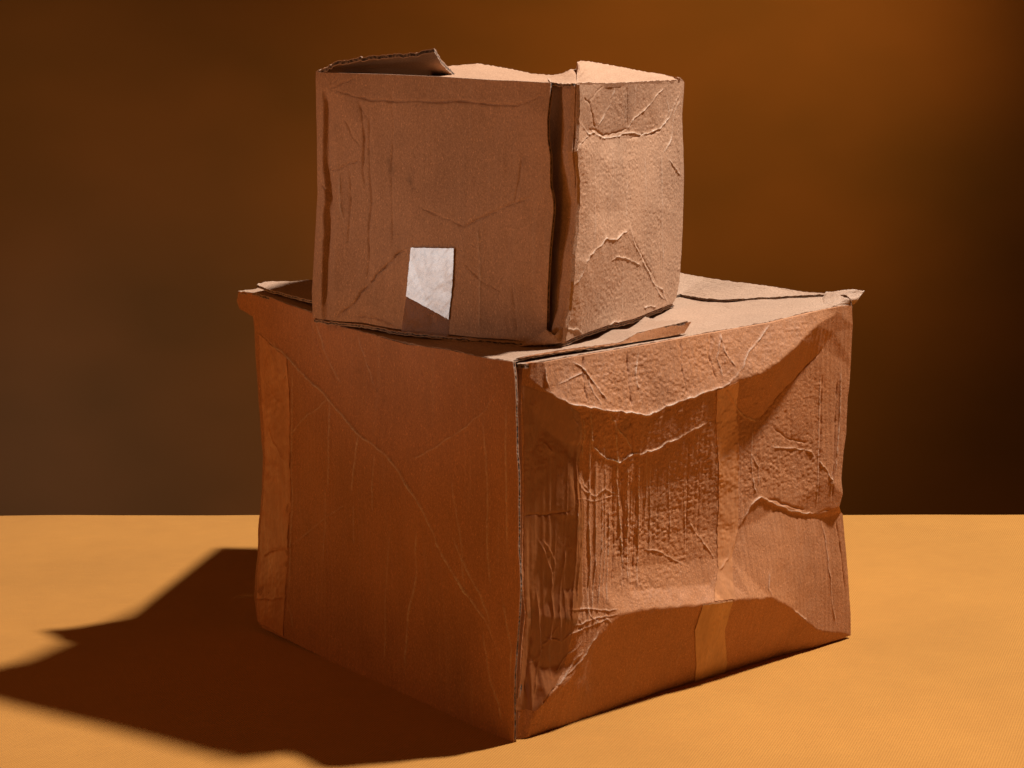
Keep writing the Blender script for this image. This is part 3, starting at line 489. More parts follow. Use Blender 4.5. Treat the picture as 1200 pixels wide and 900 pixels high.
SHEETS = {'flap_back_left': {'a': [(-0.26064, 2.1793, 0.35117), (-0.24374, 2.1608, 0.34845), (-0.22203, 2.1349, 0.34685), (-0.19755, 2.1016, 0.34641),
                          (-0.1591, 2.072, 0.33448), (-0.1295, 2.0313, 0.33004)],
                    'b': [(-0.26064, 2.1793, 0.35117), (-0.25934, 2.183, 0.35198)],
                    'c': [(-0.25934, 2.183, 0.35198), (-0.2533, 2.19114, 0.35309), (-0.23011, 2.2126, 0.3507), (-0.21055, 2.23036, 0.3497),
                          (-0.074, 2.35542, 0.34336), (0.07474, 2.49232, 0.34188)],
                    'd': [(-0.1295, 2.0313, 0.33004), (0.20794, 2.31916, 0.33004), (0.07474, 2.49232, 0.34188)]},
 'flap_back_right': {'a': [(0.0148, 2.0942, 0.33078), (0.08606, 2.15152, 0.33078), (0.17667, 2.23072, 0.33448), (0.19718, 2.19093, 0.33559),
                           (0.21792, 2.17923, 0.33618), (0.26145, 2.17878, 0.33877), (0.31286, 2.17264, 0.3425), (0.33639, 2.15636, 0.34259)],
                     'b': [(0.0148, 2.0942, 0.33078), (0.0444, 2.294, 0.333), (0.07474, 2.49232, 0.3367)],
                     'c': [(0.07474, 2.49232, 0.3367), (0.18596, 2.34802, 0.34177), (0.21795, 2.3088, 0.34033), (0.26228, 2.2533, 0.34128),
                           (0.29638, 2.2052, 0.34153), (0.33276, 2.1608, 0.34327)],
                     'd': [(0.33639, 2.15636, 0.34259), (0.33276, 2.1608, 0.34327)]},
 'flap_front_left': {'a': [(0.00074, 1.84544, 0.33007), (-0.03017, 1.88541, 0.32783), (-0.05843, 1.92196, 0.32789), (-0.09617, 1.97077, 0.32463),
                           (-0.17936, 2.07594, 0.32927), (-0.19624, 2.09656, 0.33538), (-0.23918, 2.15088, 0.3412), (-0.26141, 2.17843, 0.34344),
                           (-0.28317, 2.20535, 0.34151)],
                     'b': [(0.00074, 1.84544, 0.33007), (0.00373, 1.86456, 0.32907), (0.01496, 1.8696, 0.33122), (0.05255, 1.90413, 0.33157),
                           (0.07707, 1.92664, 0.33059), (0.09889, 1.94668, 0.33007), (0.11554, 1.96499, 0.33578), (0.14324, 1.98941, 0.33834),
                           (0.16544, 2.0078, 0.34075)],
                     'c': [(0.16544, 2.0078, 0.34075), (0.074, 2.1904, 0.33004), (0.0, 2.2718, 0.3293), (-0.0814, 2.3495, 0.333)],
                     'd': [(-0.28317, 2.20535, 0.34151), (-0.25666, 2.2126, 0.34406), (-0.185, 2.2644, 0.3367), (-0.0814, 2.3495, 0.333)]},
 'flap_front_left_edge': {'a': [(0.00373, 1.86456, 0.32833), (0.01495, 1.8691, 0.32981), (0.05254, 1.90361, 0.32937), (0.07704, 1.92612, 0.32875),
                                (0.09886, 1.94615, 0.32821), (0.11701, 1.96332, 0.32819), (0.14308, 1.98726, 0.32833), (0.16193, 2.00407, 0.32928)],
                          'b': [(0.00373, 1.86456, 0.32833), (0.00373, 1.86456, 0.32893)],
                          'c': [(0.00373, 1.86456, 0.32893), (0.01496, 1.8696, 0.33107), (0.05255, 1.90413, 0.33141), (0.07707, 1.92664, 0.33044),
                                (0.09889, 1.94668, 0.32992), (0.11554, 1.96499, 0.33563), (0.14324, 1.98941, 0.33818), (0.16892, 2.01099, 0.33906)],
                          'd': [(0.16193, 2.00407, 0.32928), (0.16892, 2.01099, 0.33906)]},
 'flap_front_right': {'a': [(0.00967, 1.85972, 0.32468), (0.02622, 1.87291, 0.32542), (0.05316, 1.89866, 0.32562), (0.10347, 1.94485, 0.3257),
                            (0.18677, 2.02136, 0.3278), (0.2492, 2.07668, 0.32916), (0.29525, 2.11494, 0.33354), (0.33, 2.14284, 0.33547),
                            (0.34425, 2.15692, 0.33431)],
                      'b': [(0.00967, 1.85871, 0.32485), (-0.0592, 1.924, 0.3256), (-0.12654, 2.01132, 0.3256)],
                      'c': [(-0.12654, 2.01132, 0.3256), (0.0, 2.0942, 0.3256), (0.08736, 2.18403, 0.32782), (0.17795, 2.24681, 0.33226),
                            (0.19837, 2.20414, 0.33374), (0.21926, 2.19259, 0.33448), (0.26283, 2.19023, 0.33744), (0.31382, 2.1793, 0.34158),
                            (0.33789, 2.15488, 0.34408)],
                      'd': [(0.34425, 2.15692, 0.33431), (0.34184, 2.15266, 0.34009), (0.33789, 2.15488, 0.34408)]},
 'flap_open': {'a': [(-0.21016, 2.2348, 0.34484), (0.07474, 2.49232, 0.33966)],
               'b': [(-0.21016, 2.2348, 0.34484), (-0.20868, 2.23776, 0.34558)],
               'c': [(-0.20868, 2.23776, 0.34558), (-0.19388, 2.331, 0.34262), (-0.16132, 2.5049, 0.3404)],
               'd': [(0.07474, 2.49232, 0.33966), (-0.16132, 2.5049, 0.3404)]},
 'glue_tab': {'a': [(0.04586, 1.91093, 0.33504), (0.03536, 1.92197, 0.33327), (0.03173, 1.93496, 0.33195), (0.02198, 1.96258, 0.32831)],
              'b': [(0.04573, 1.90555, 0.33591), (0.04725, 1.90529, 0.35043), (0.05077, 1.90874, 0.36517), (0.05261, 1.90619, 0.3907),
                    (0.05414, 1.90623, 0.41586), (0.05729, 1.90975, 0.43989), (0.05845, 1.91013, 0.46048), (0.05757, 1.90625, 0.48448),
                    (0.05548, 1.9001, 0.50703), (0.05746, 1.90257, 0.53045), (0.05774, 1.89942, 0.56786)],
              'c': [(0.05785, 1.90306, 0.56772), (0.04596, 1.91503, 0.56725), (0.04165, 1.92846, 0.56672), (0.0313, 1.95647, 0.56719)],
              'd': [(0.02198, 1.96258, 0.32831), (0.02665, 1.95952, 0.44637), (0.0313, 1.95647, 0.56719)]},
 'lower_back_left': {'a': [(-0.24716, 2.19188, 0.00148), (0.07474, 2.49232, 0.00148)],
                     'b': [(-0.24716, 2.19188, 0.00148), (-0.2442, 2.19484, 0.148), (-0.25012, 2.19484, 0.33892)],
                     'c': [(-0.25012, 2.19484, 0.33892), (-0.074, 2.35542, 0.33744), (0.07474, 2.49232, 0.3367)],
                     'd': [(0.07474, 2.49232, 0.00148), (0.07474, 2.49232, 0.3367)]},
 'lower_back_right': {'a': [(0.32412, 2.15784, 0.00148), (0.07474, 2.49232, 0.00148)],
                      'b': [(0.32412, 2.15784, 0.00148), (0.3182, 2.15932, 0.148), (0.32412, 2.15784, 0.33004)],
                      'c': [(0.32412, 2.15784, 0.33004), (0.2146, 2.3162, 0.33152), (0.07474, 2.49232, 0.3367)],
                      'd': [(0.07474, 2.49232, 0.00148), (0.07474, 2.49232, 0.3367)]},
 'lower_bottom': {'a': [(0.00296, 1.8759, 0.00296), (-0.2405, 2.1867, 0.00296)],
                  'b': [(0.00296, 1.8759, 0.00296), (0.3108, 2.1608, 0.00296)],
                  'c': [(0.3108, 2.1608, 0.00296), (0.07474, 2.479, 0.00296)],
                  'd': [(-0.2405, 2.1867, 0.00296), (0.07474, 2.479, 0.00296)]},
 'lower_glue_tab': {'a': [(0.0052, 1.85763, -0.00339), (-0.01133, 1.88887, -0.01047)],
                    'b': [(0.0052, 1.85763, -0.00339), (0.0067, 1.86001, 0.03224), (0.00819, 1.86239, 0.07615), (0.01194, 1.86583, 0.10496),
                          (0.00896, 1.86711, 0.13447), (0.00897, 1.86913, 0.19373), (0.00897, 1.86913, 0.24606), (0.00821, 1.86642, 0.28397),
                          (0.00894, 1.86307, 0.32336)],
                    'c': [(0.00894, 1.86307, 0.32336), (-0.01133, 1.88887, 0.32197)],
                    'd': [(-0.01133, 1.88887, -0.01047), (-0.01133, 1.88887, 0.32197)]},
 'torn_corner': {'a': [(0.31006, 2.12955, 0.33353), (0.33054, 2.14635, 0.33539), (0.34462, 2.15928, 0.33484)],
                 'b': [(0.31006, 2.12955, 0.33353), (0.31288, 2.1608, 0.33808), (0.32025, 2.1756, 0.3447)],
                 'c': [(0.32025, 2.1756, 0.3447), (0.33413, 2.16968, 0.34681), (0.34841, 2.16672, 0.34808), (0.35868, 2.17116, 0.34617)],
                 'd': [(0.34462, 2.15928, 0.33484), (0.34981, 2.15932, 0.33915), (0.35868, 2.17116, 0.34617)]},
 'torn_tab': {'a': [(0.00617, 1.92959, 0.32896), (0.0169, 1.92079, 0.33115), (0.03058, 1.91095, 0.33351), (0.03962, 1.90502, 0.33561),
                    (0.04498, 1.90594, 0.33661)],
              'b': [(0.00617, 1.92959, 0.32896), (0.00924, 1.92581, 0.33149)],
              'c': [(0.00924, 1.92581, 0.33149), (0.01994, 1.91703, 0.33905), (0.03055, 1.9092, 0.34754), (0.0381, 1.90513, 0.34283),
                    (0.04502, 1.90768, 0.3493)],
              'd': [(0.04498, 1.90594, 0.33661), (0.04502, 1.90768, 0.3493)]},
 'upper_back_left': {'a': [(-0.17464, 2.07792, 0.33744), (-0.06142, 2.32138, 0.33744)],
                     'b': [(-0.17464, 2.07792, 0.33744), (-0.17464, 2.07792, 0.56832)],
                     'c': [(-0.17464, 2.07792, 0.56832), (-0.06142, 2.32138, 0.56832)],
                     'd': [(-0.06142, 2.32138, 0.33744), (-0.06142, 2.32138, 0.56832)]},
 'upper_back_right': {'a': [(0.14208, 2.17264, 0.33744), (-0.06142, 2.32138, 0.33744)],
                      'b': [(0.14208, 2.17264, 0.33744), (0.14208, 2.1756, 0.55352)],
                      'c': [(0.14208, 2.1756, 0.55352), (-0.06142, 2.32138, 0.56832)],
                      'd': [(-0.06142, 2.32138, 0.33744), (-0.06142, 2.32138, 0.56832)]},
 'upper_bottom': {'a': [(0.03142, 1.91571, 0.33274), (0.0, 1.93452, 0.33202), (-0.0297, 1.95397, 0.33086), (-0.05598, 1.97119, 0.33087),
                        (-0.07946, 1.98657, 0.33083), (-0.10913, 2.006, 0.33059), (-0.1429, 2.0299, 0.33378), (-0.18098, 2.05661, 0.33259),
                        (-0.19184, 2.06726, 0.33347)],
                  'b': [(0.03142, 1.91571, 0.33274), (0.04506, 1.90926, 0.33455), (0.0638, 1.945, 0.33657), (0.09022, 1.99602, 0.33733),
                        (0.11654, 2.05173, 0.33456), (0.16433, 2.16225, 0.33442)],
                  'c': [(0.16433, 2.16225, 0.33442), (0.074, 2.2348, 0.3367), (-0.06142, 2.3199, 0.3367)],
                  'd': [(-0.19184, 2.06726, 0.33347), (-0.1332, 2.183, 0.3367), (-0.06142, 2.3199, 0.3367)]},
 'upper_flap_back': {'a': [(-0.08213, 2.0533, 0.56758), (-0.05064, 2.04208, 0.56758), (0.0, 1.96271, 0.56758), (0.03466, 1.92551, 0.56684)],
                     'b': [(-0.08213, 2.0533, 0.56758), (-0.07246, 2.2644, 0.57076)],
                     'c': [(-0.07246, 2.2644, 0.57076), (-0.06331, 2.294, 0.57166), (-0.03682, 2.3014, 0.57374), (0.0, 2.2496, 0.56943),
                           (0.02103, 2.1904, 0.56653), (0.04206, 2.146, 0.56678)],
                     'd': [(0.03466, 1.92551, 0.56684), (0.04206, 2.146, 0.56678)]},
 'upper_flap_inner': {'a': [(0.03448, 1.91547, 0.56877), (0.04207, 1.91227, 0.56812), (0.0546, 1.89582, 0.56838), (0.07135, 1.93886, 0.56826)],
                      'b': [(0.03448, 1.91547, 0.56877), (0.03386, 2.1164, 0.56613)],
                      'c': [(0.03386, 2.1164, 0.56613), (0.04656, 2.1164, 0.56867), (0.05736, 2.109, 0.57314), (0.07566, 2.1016, 0.57507)],
                      'd': [(0.07135, 1.93886, 0.56826), (0.07566, 2.1016, 0.57507)]},
 'upper_flap_left': {'a': [(-0.18994, 2.0646, 0.57378), (-0.18136, 2.0609, 0.5772), (-0.16798, 2.0535, 0.58318), (-0.14378, 2.0424, 0.58799),
                           (-0.1105, 2.0313, 0.59032), (-0.08824, 2.0239, 0.59294), (-0.07354, 2.0202, 0.59707)],
                     'b': [(-0.18994, 2.0646, 0.57378), (-0.1801, 2.0942, 0.57237), (-0.16931, 2.1164, 0.57121)],
                     'c': [(-0.16931, 2.1164, 0.57121), (-0.13687, 2.1386, 0.56961), (-0.10301, 2.146, 0.56764), (-0.05285, 2.1312, 0.56602)],
                     'd': [(-0.07354, 2.0202, 0.59707), (-0.06772, 2.0646, 0.58286), (-0.05821, 2.109, 0.57104), (-0.05285, 2.1312, 0.56602)]},
 'upper_flap_right': {'a': [(0.0578, 1.90124, 0.56817), (0.06944, 1.92879, 0.56787), (0.08957, 1.98174, 0.56503), (0.10987, 2.03459, 0.56379),
                            (0.13223, 2.09228, 0.56281), (0.15479, 2.1499, 0.56148), (0.17064, 2.18773, 0.5605), (0.17743, 2.20682, 0.55846)],
                      'b': [(0.0578, 1.90124, 0.56817), (0.06074, 1.998, 0.57199), (0.06382, 2.072, 0.57643)],
                      'c': [(0.06382, 2.072, 0.57643), (0.06408, 2.0942, 0.58117), (0.06833, 2.109, 0.58242), (0.097, 2.146, 0.57751),
                            (0.12574, 2.183, 0.57072), (0.15771, 2.1904, 0.56522), (0.17231, 2.1867, 0.56246)],
                      'd': [(0.17743, 2.20682, 0.55846), (0.17231, 2.1867, 0.56246)]}}


# ------------------------------------------------------------------ materials


def nodes_of(m):
    m.use_nodes = True
    nt = m.node_tree
    return nt, nt.nodes, nt.links, nt.nodes['Principled BSDF']


def mixrgb(nt, fac, a, b, mode='MIX'):
    n = nt.nodes.new('ShaderNodeMix'); n.data_type = 'RGBA'; n.blend_type = mode
    for sock, v in ((n.inputs[0], fac), (n.inputs[6], a), (n.inputs[7], b)):
        if hasattr(v, 'node'): nt.links.new(v, sock)
        else: sock.default_value = v if not isinstance(v, tuple) else (*v[:3], 1)
    return n.outputs[2]


def ramp(nt, src, lo, hi, vlo=0.0, vhi=1.0):
    n = nt.nodes.new('ShaderNodeMapRange')
    nt.links.new(src, n.inputs[0])
    for i, v in zip((1, 2, 3, 4), (lo, hi, vlo, vhi)): n.inputs[i].default_value = v
    return n.outputs[0]


def noise(nt, vec, scale, detail=3.0, rough=0.55):
    n = nt.nodes.new('ShaderNodeTexNoise')
    nt.links.new(vec, n.inputs['Vector'])
    n.inputs['Scale'].default_value = scale; n.inputs['Detail'].default_value = detail
    n.inputs['Roughness'].default_value = rough
    return n.outputs[0]


def mapped(nt, vec, scale, rot=(0, 0, 0)):
    n = nt.nodes.new('ShaderNodeMapping')
    nt.links.new(vec, n.inputs[0]); n.inputs['Scale'].default_value = scale
    n.inputs['Rotation'].default_value = rot
    return n.outputs[0]


def bump(nt, height, strength, dist, normal=None):
    n = nt.nodes.new('ShaderNodeBump')
    n.inputs['Strength'].default_value = strength; n.inputs['Distance'].default_value = dist
    nt.links.new(height, n.inputs['Height'])
    if normal is not None: nt.links.new(normal, n.inputs['Normal'])
    return n.outputs[0]


def tint(c, k):
    return tuple(min(1.0, x * k) for x in c)


def kraft(name, base, rough=0.72, spec=0.35, grain=1.0, stain=0.35):
    m = bpy.data.materials.new(name)
    nt, N, L, B = nodes_of(m)
    tc = N.new('ShaderNodeTexCoord').outputs['Object']
    big = noise(nt, tc, 7.0, 4.0)
    c = mixrgb(nt, ramp(nt, big, 0.3, 0.7), tint(base, 0.86), tint(base, 1.12))
    fib = noise(nt, mapped(nt, tc, (620, 620, 430), (0.5, 0.7, 0.35)), 1.0, 4.0, 0.7)
    c = mixrgb(nt, ramp(nt, fib, 0.32, 0.68, 0.0, 0.85), c, mixrgb(nt, 1.0, c, (0.64, 0.60, 0.57), 'MULTIPLY'))
    fle = noise(nt, mapped(nt, tc, (900, 900, 420), (0.4, 0.2, 0.9)), 1.0, 2.0)
    c = mixrgb(nt, ramp(nt, fle, 0.58, 0.70, 0.0, 0.7), c, tint(base, 1.42))
    gr = noise(nt, tc, 1000.0, 2.0)
    c = mixrgb(nt, ramp(nt, gr, 0.35, 0.65), mixrgb(nt, 1.0, c, (0.84, 0.82, 0.80), 'MULTIPLY'), c)
    spk = noise(nt, tc, 260.0, 2.0)
    c = mixrgb(nt, ramp(nt, spk, 0.66, 0.75, 0.0, 0.5), c, tint(base, 0.45))
    st = noise(nt, mapped(nt, tc, (16, 16, 9)), 1.0, 5.0, 0.65)
    c = mixrgb(nt, ramp(nt, st, 0.62, 0.80, 0.0, stain), c, tint(base, 0.55))
    sa = N.new('ShaderNodeAttribute'); sa.attribute_name = 'stain'
    c = mixrgb(nt, sa.outputs['Fac'], c, tint(base, 0.30))
    at = N.new('ShaderNodeAttribute'); at.attribute_name = 'wear'
    wn = noise(nt, tc, 420.0, 3.0)
    wf = N.new('ShaderNodeMath'); wf.operation = 'MULTIPLY'
    L.new(at.outputs['Fac'], wf.inputs[0]); L.new(ramp(nt, wn, 0.35, 0.6, 0.25, 1.0), wf.inputs[1])
    c = mixrgb(nt, wf.outputs[0], c, (0.72, 0.56, 0.42))
    L.new(c, B.inputs['Base Color'])
    B.inputs['Specular IOR Level'].default_value = spec
    L.new(ramp(nt, big, 0.3, 0.7, rough + 0.08, rough - 0.08), B.inputs['Roughness'])
    h1 = bump(nt, fib, 0.65 * grain, 0.0011)
    fine = noise(nt, tc, 1500.0, 2.0)
    L.new(bump(nt, fine, 0.35 * grain, 0.0005, h1), B.inputs['Normal'])
    return m


def edge_mat(name):
    # cut edge of corrugated board: pale liners, shade of the hollow flutes put into a dark core colour
    m = bpy.data.materials.new(name)
    nt, N, L, B = nodes_of(m)
    tc = N.new('ShaderNodeTexCoord').outputs['Object']
    n = noise(nt, mapped(nt, tc, (330, 330, 330)), 1.0, 2.0)
    c = mixrgb(nt, ramp(nt, n, 0.40, 0.62), (0.05, 0.026, 0.014), (0.26, 0.16, 0.10))
    L.new(c, B.inputs['Base Color']); B.inputs['Roughness'].default_value = 0.9
    L.new(bump(nt, n, 0.9, 0.002), B.inputs['Normal'])
    return m


def tape_mat(name, base, rough, spec):
    m = bpy.data.materials.new(name)
    nt, N, L, B = nodes_of(m)
    tc = N.new('ShaderNodeTexCoord').outputs['Object']
    a = noise(nt, mapped(nt, tc, (60, 60, 18)), 1.0, 5.0, 0.65)
    c = mixrgb(nt, ramp(nt, a, 0.3, 0.7), tint(base, 0.82), tint(base, 1.12))
    f = noise(nt, mapped(nt, tc, (600, 600, 200), (0, 0.4, 0)), 1.0, 3.0)
    c = mixrgb(nt, ramp(nt, f, 0.35, 0.7, 0, 0.6), c, tint(base, 0.72))
    s = noise(nt, tc, 34.0, 3.0)
    c = mixrgb(nt, ramp(nt, s, 0.68, 0.75, 0, 0.6), c, tint(base, 0.4))
    L.new(c, B.inputs['Base Color'])
    B.inputs['Specular IOR Level'].default_value = spec
    L.new(ramp(nt, a, 0.3, 0.7, rough + 0.1, rough - 0.1), B.inputs['Roughness'])
    L.new(bump(nt, f, 0.2, 0.0005, bump(nt, a, 0.35, 0.0012)), B.inputs['Normal'])
    return m


def clear_tape_mat():
    m = bpy.data.materials.new('clear_packing_tape')
    nt, N, L, B = nodes_of(m)
    tc = N.new('ShaderNodeTexCoord').outputs['Object']
    a = noise(nt, mapped(nt, tc, (90, 90, 40)), 1.0, 4.0)
    B.inputs['Base Color'].default_value = (0.34, 0.15, 0.06, 1)
    B.inputs['Roughness'].default_value = 0.4
    B.inputs['Specular IOR Level'].default_value = 0.12
    L.new(bump(nt, a, 0.5, 0.0012), B.inputs['Normal'])
    B.inputs['Alpha'].default_value = 0.38
    return m


def label_mat():
    m = bpy.data.materials.new('torn_paper_label')
    nt, N, L, B = nodes_of(m)
    tc = N.new('ShaderNodeTexCoord').outputs['Object']
    rub = noise(nt, mapped(nt, tc, (260, 260, 220)), 1.0, 5.0, 0.7)
    blot = noise(nt, tc, 130.0, 5.0, 0.7)
    c = mixrgb(nt, ramp(nt, blot, 0.35, 0.65), (0.72, 0.73, 0.80), (0.87, 0.89, 0.97))
    c = mixrgb(nt, ramp(nt, rub, 0.50, 0.62, 0, 0.75), c, (0.42, 0.40, 0.42))
    fine = noise(nt, mapped(nt, tc, (500, 500, 1400)), 1.0, 2.0)
    c = mixrgb(nt, ramp(nt, fine, 0.48, 0.66, 0, 0.65), c, (0.50, 0.46, 0.48))
    L.new(c, B.inputs['Base Color'])
    B.inputs['Roughness'].default_value = 0.34
    B.inputs['Specular IOR Level'].default_value = 1.0
    B.inputs['Coat Weight'].default_value = 0.6
    B.inputs['Coat Roughness'].default_value = 0.3
    L.new(bump(nt, blot, 0.16, 0.0005), B.inputs['Normal'])
    return m


def cloth_mat():
    m = bpy.data.materials.new('mustard_cloth')
    nt, N, L, B = nodes_of(m)
    tc = N.new('ShaderNodeTexCoord').outputs['Object']
    base = (0.482, 0.205, 0.035)
    big = noise(nt, tc, 3.0, 4.0)
    c = mixrgb(nt, ramp(nt, big, 0.3, 0.7), tint(base, 0.90), tint(base, 1.07))
    mid = noise(nt, tc, 26.0, 4.0, 0.65)
    c = mixrgb(nt, ramp(nt, mid, 0.35, 0.65), c, mixrgb(nt, 1.0, c, (0.95, 0.94, 0.93), 'MULTIPLY'))
    sep = N.new('ShaderNodeSeparateXYZ')
    L.new(mapped(nt, tc, (1, 1, 1), (0, 0, 0.35)), sep.inputs[0])
    outs = []
    for axis, freq in ((0, 2700.0), (1, 2200.0)):
        mul = N.new('ShaderNodeMath'); mul.operation = 'MULTIPLY'; mul.inputs[1].default_value = freq
        L.new(sep.outputs[axis], mul.inputs[0])
        sn = N.new('ShaderNodeMath'); sn.operation = 'SINE'; L.new(mul.outputs[0], sn.inputs[0])
        outs.append(sn.outputs[0])
    add = N.new('ShaderNodeMath'); add.operation = 'ADD'
    L.new(outs[0], add.inputs[0]); L.new(outs[1], add.inputs[1])
    jit = noise(nt, tc, 900.0, 3.0)
    weave = N.new('ShaderNodeMath'); weave.operation = 'MULTIPLY'
    L.new(add.outputs[0], weave.inputs[0]); L.new(ramp(nt, jit, 0.3, 0.7, 0.3, 1.0), weave.inputs[1])
    c = mixrgb(nt, ramp(nt, weave.outputs[0], -1.6, 0.8, 0.6, 0.0), c, tint(base, 0.62))
    slub = noise(nt, mapped(nt, tc, (30, 700, 1)), 1.0, 3.0)
    c = mixrgb(nt, ramp(nt, slub, 0.55, 0.75, 0, 0.25), c, tint(base, 1.3))
    lint = noise(nt, tc, 300.0, 2.0)
    c = mixrgb(nt, ramp(nt, lint, 0.72, 0.80, 0, 0.35), c, tint(base, 1.4))
    L.new(c, B.inputs['Base Color'])
    B.inputs['Roughness'].default_value = 0.85
    B.inputs['Specular IOR Level'].default_value = 0.15
    if 'Sheen Weight' in B.inputs:
        B.inputs['Sheen Weight'].default_value = 0.08
    L.new(bump(nt, weave.outputs[0], 0.5, 0.0006, bump(nt, big, 0.1, 0.01)), B.inputs['Normal'])
    return m


def backdrop_mat():
    m = bpy.data.materials.new('backdrop_fabric')
    nt, N, L, B = nodes_of(m)
    tc = N.new('ShaderNodeTexCoord').outputs['Object']
    n = noise(nt, mapped(nt, tc, (1.6, 1.0, 2.6), (0, 0.5, 0)), 1.0, 3.0, 0.45)
    c = mixrgb(nt, ramp(nt, n, 0.3, 0.7), (0.26, 0.155, 0.060), (0.39, 0.205, 0.075))
    L.new(c, B.inputs['Base Color']); B.inputs['Roughness'].default_value = 0.95
    B.inputs['Specular IOR Level'].default_value = 0.05
    return m


M_FLAP = kraft('kraft_board_flaps', (0.475, 0.29, 0.18), 0.7, 0.35, 1.2, 0.25)
M_LOW = kraft('kraft_board_lower', (0.535, 0.226, 0.088), 0.62, 0.45, 1.0, 0.3)
M_UP = kraft('kraft_board_upper', (0.565, 0.315, 0.178), 0.74, 0.35, 1.0, 0.35)
M_IN = kraft('kraft_board_inside', (0.42, 0.23, 0.115), 0.8, 0.25, 0.8, 0.2)
M_EDGE = edge_mat('board_cut_edge')
M_TAPE = tape_mat('brown_paper_tape', (0.57, 0.245, 0.098), 0.42, 0.5)
M_TAPE2 = tape_mat('tan_packing_tape', (0.60, 0.31, 0.13), 0.4, 0.45)
M_CLEAR = clear_tape_mat()
M_LABEL = label_mat()
M_SHADE_FILM = tape_mat('shaded_film_over_kraft', (0.29, 0.098, 0.03), 0.33, 0.55)  # dark base carries the shade of the panel's left zone
M_CLOTH = cloth_mat()
M_DROP = backdrop_mat()

# ------------------------------------------------------------------ numeric helpers
U = 0.00074


def vnoise(x, y, cx, cy, seed):
    """smooth value noise in [-1, 1], cells of cx by cy"""
    rng = np.random.RandomState(seed)
    T = rng.uniform(-1, 1, (128, 128))
    fx, fy = x / cx + 37.3, y / cy + 19.7
    ix, iy = np.floor(fx).astype(int), np.floor(fy).astype(int)
    tx, ty = fx - ix, fy - iy
    tx = tx * tx * tx * (tx * (tx * 6 - 15) + 10); ty = ty * ty * ty * (ty * (ty * 6 - 15) + 10)
    g = lambda a, b: T[a % 128, b % 128]
    return (g(ix, iy) * (1 - tx) + g(ix + 1, iy) * tx) * (1 - ty) + (g(ix, iy + 1) * (1 - tx) + g(ix + 1, iy + 1) * tx) * ty


def resample(pl, t):
    p = np.array(pl, float)
    d = np.r_[0, np.cumsum(np.linalg.norm(np.diff(p, axis=0), axis=1))]
    d /= d[-1]
    return np.stack([np.interp(t, d, p[:, k]) for k in range(p.shape[1])], 1)


def coons(a, c, b, d, ns, nt):
    s = np.linspace(0, 1, ns); t = np.linspace(0, 1, nt)
    A, Cc, Bb, D = resample(a, s), resample(c, s), resample(b, t), resample(d, t)
    S, T = s[None, :, None], t[:, None, None]
    P = (1 - T) * A[None] + T * Cc[None] + (1 - S) * Bb[:, None] + S * D[:, None]
    P -= (1 - S) * (1 - T) * A[0] + S * (1 - T) * A[-1] + (1 - S) * T * Cc[0] + S * T * Cc[-1]
    return P


def poly_mask(x, y, poly):
    inside = np.zeros(x.shape, bool)
    p = np.array(poly); q = np.roll(p, -1, 0)
    for (x0, y0), (x1, y1) in zip(p, q):
        if y0 == y1: continue
        hit = ((y0 > y) != (y1 > y)) & (x < (x1 - x0) * (y - y0) / (y1 - y0) + x0)
        inside ^= hit
    return inside


def soft_mask(x, y, poly, r):
    m = np.zeros(x.shape)
    k = 12
    for i in range(k):
        a = i * 2.39996; rr = r * math.sqrt((i + 0.5) / k)
        m += poly_mask(x + rr * math.cos(a), y + rr * math.sin(a), poly)
    return m / k


def jag(pl, amp, seed):
    """subdivide a polyline and shake it, as torn or crushed paper runs"""
    rng = np.random.RandomState(seed)
    p = [np.array(q, float) for q in pl]
    for it in range(2):
        out = [p[0]]
        for a, b in zip(p[:-1], p[1:]):
            d = b - a
            n = np.array([-d[1], d[0]])
            l = np.linalg.norm(d) + 1e-9
            out += [(a + b) / 2 + n / l * min(l * 0.13, amp) * rng.uniform(-1, 1), b]
        p = out
    return np.array(p)


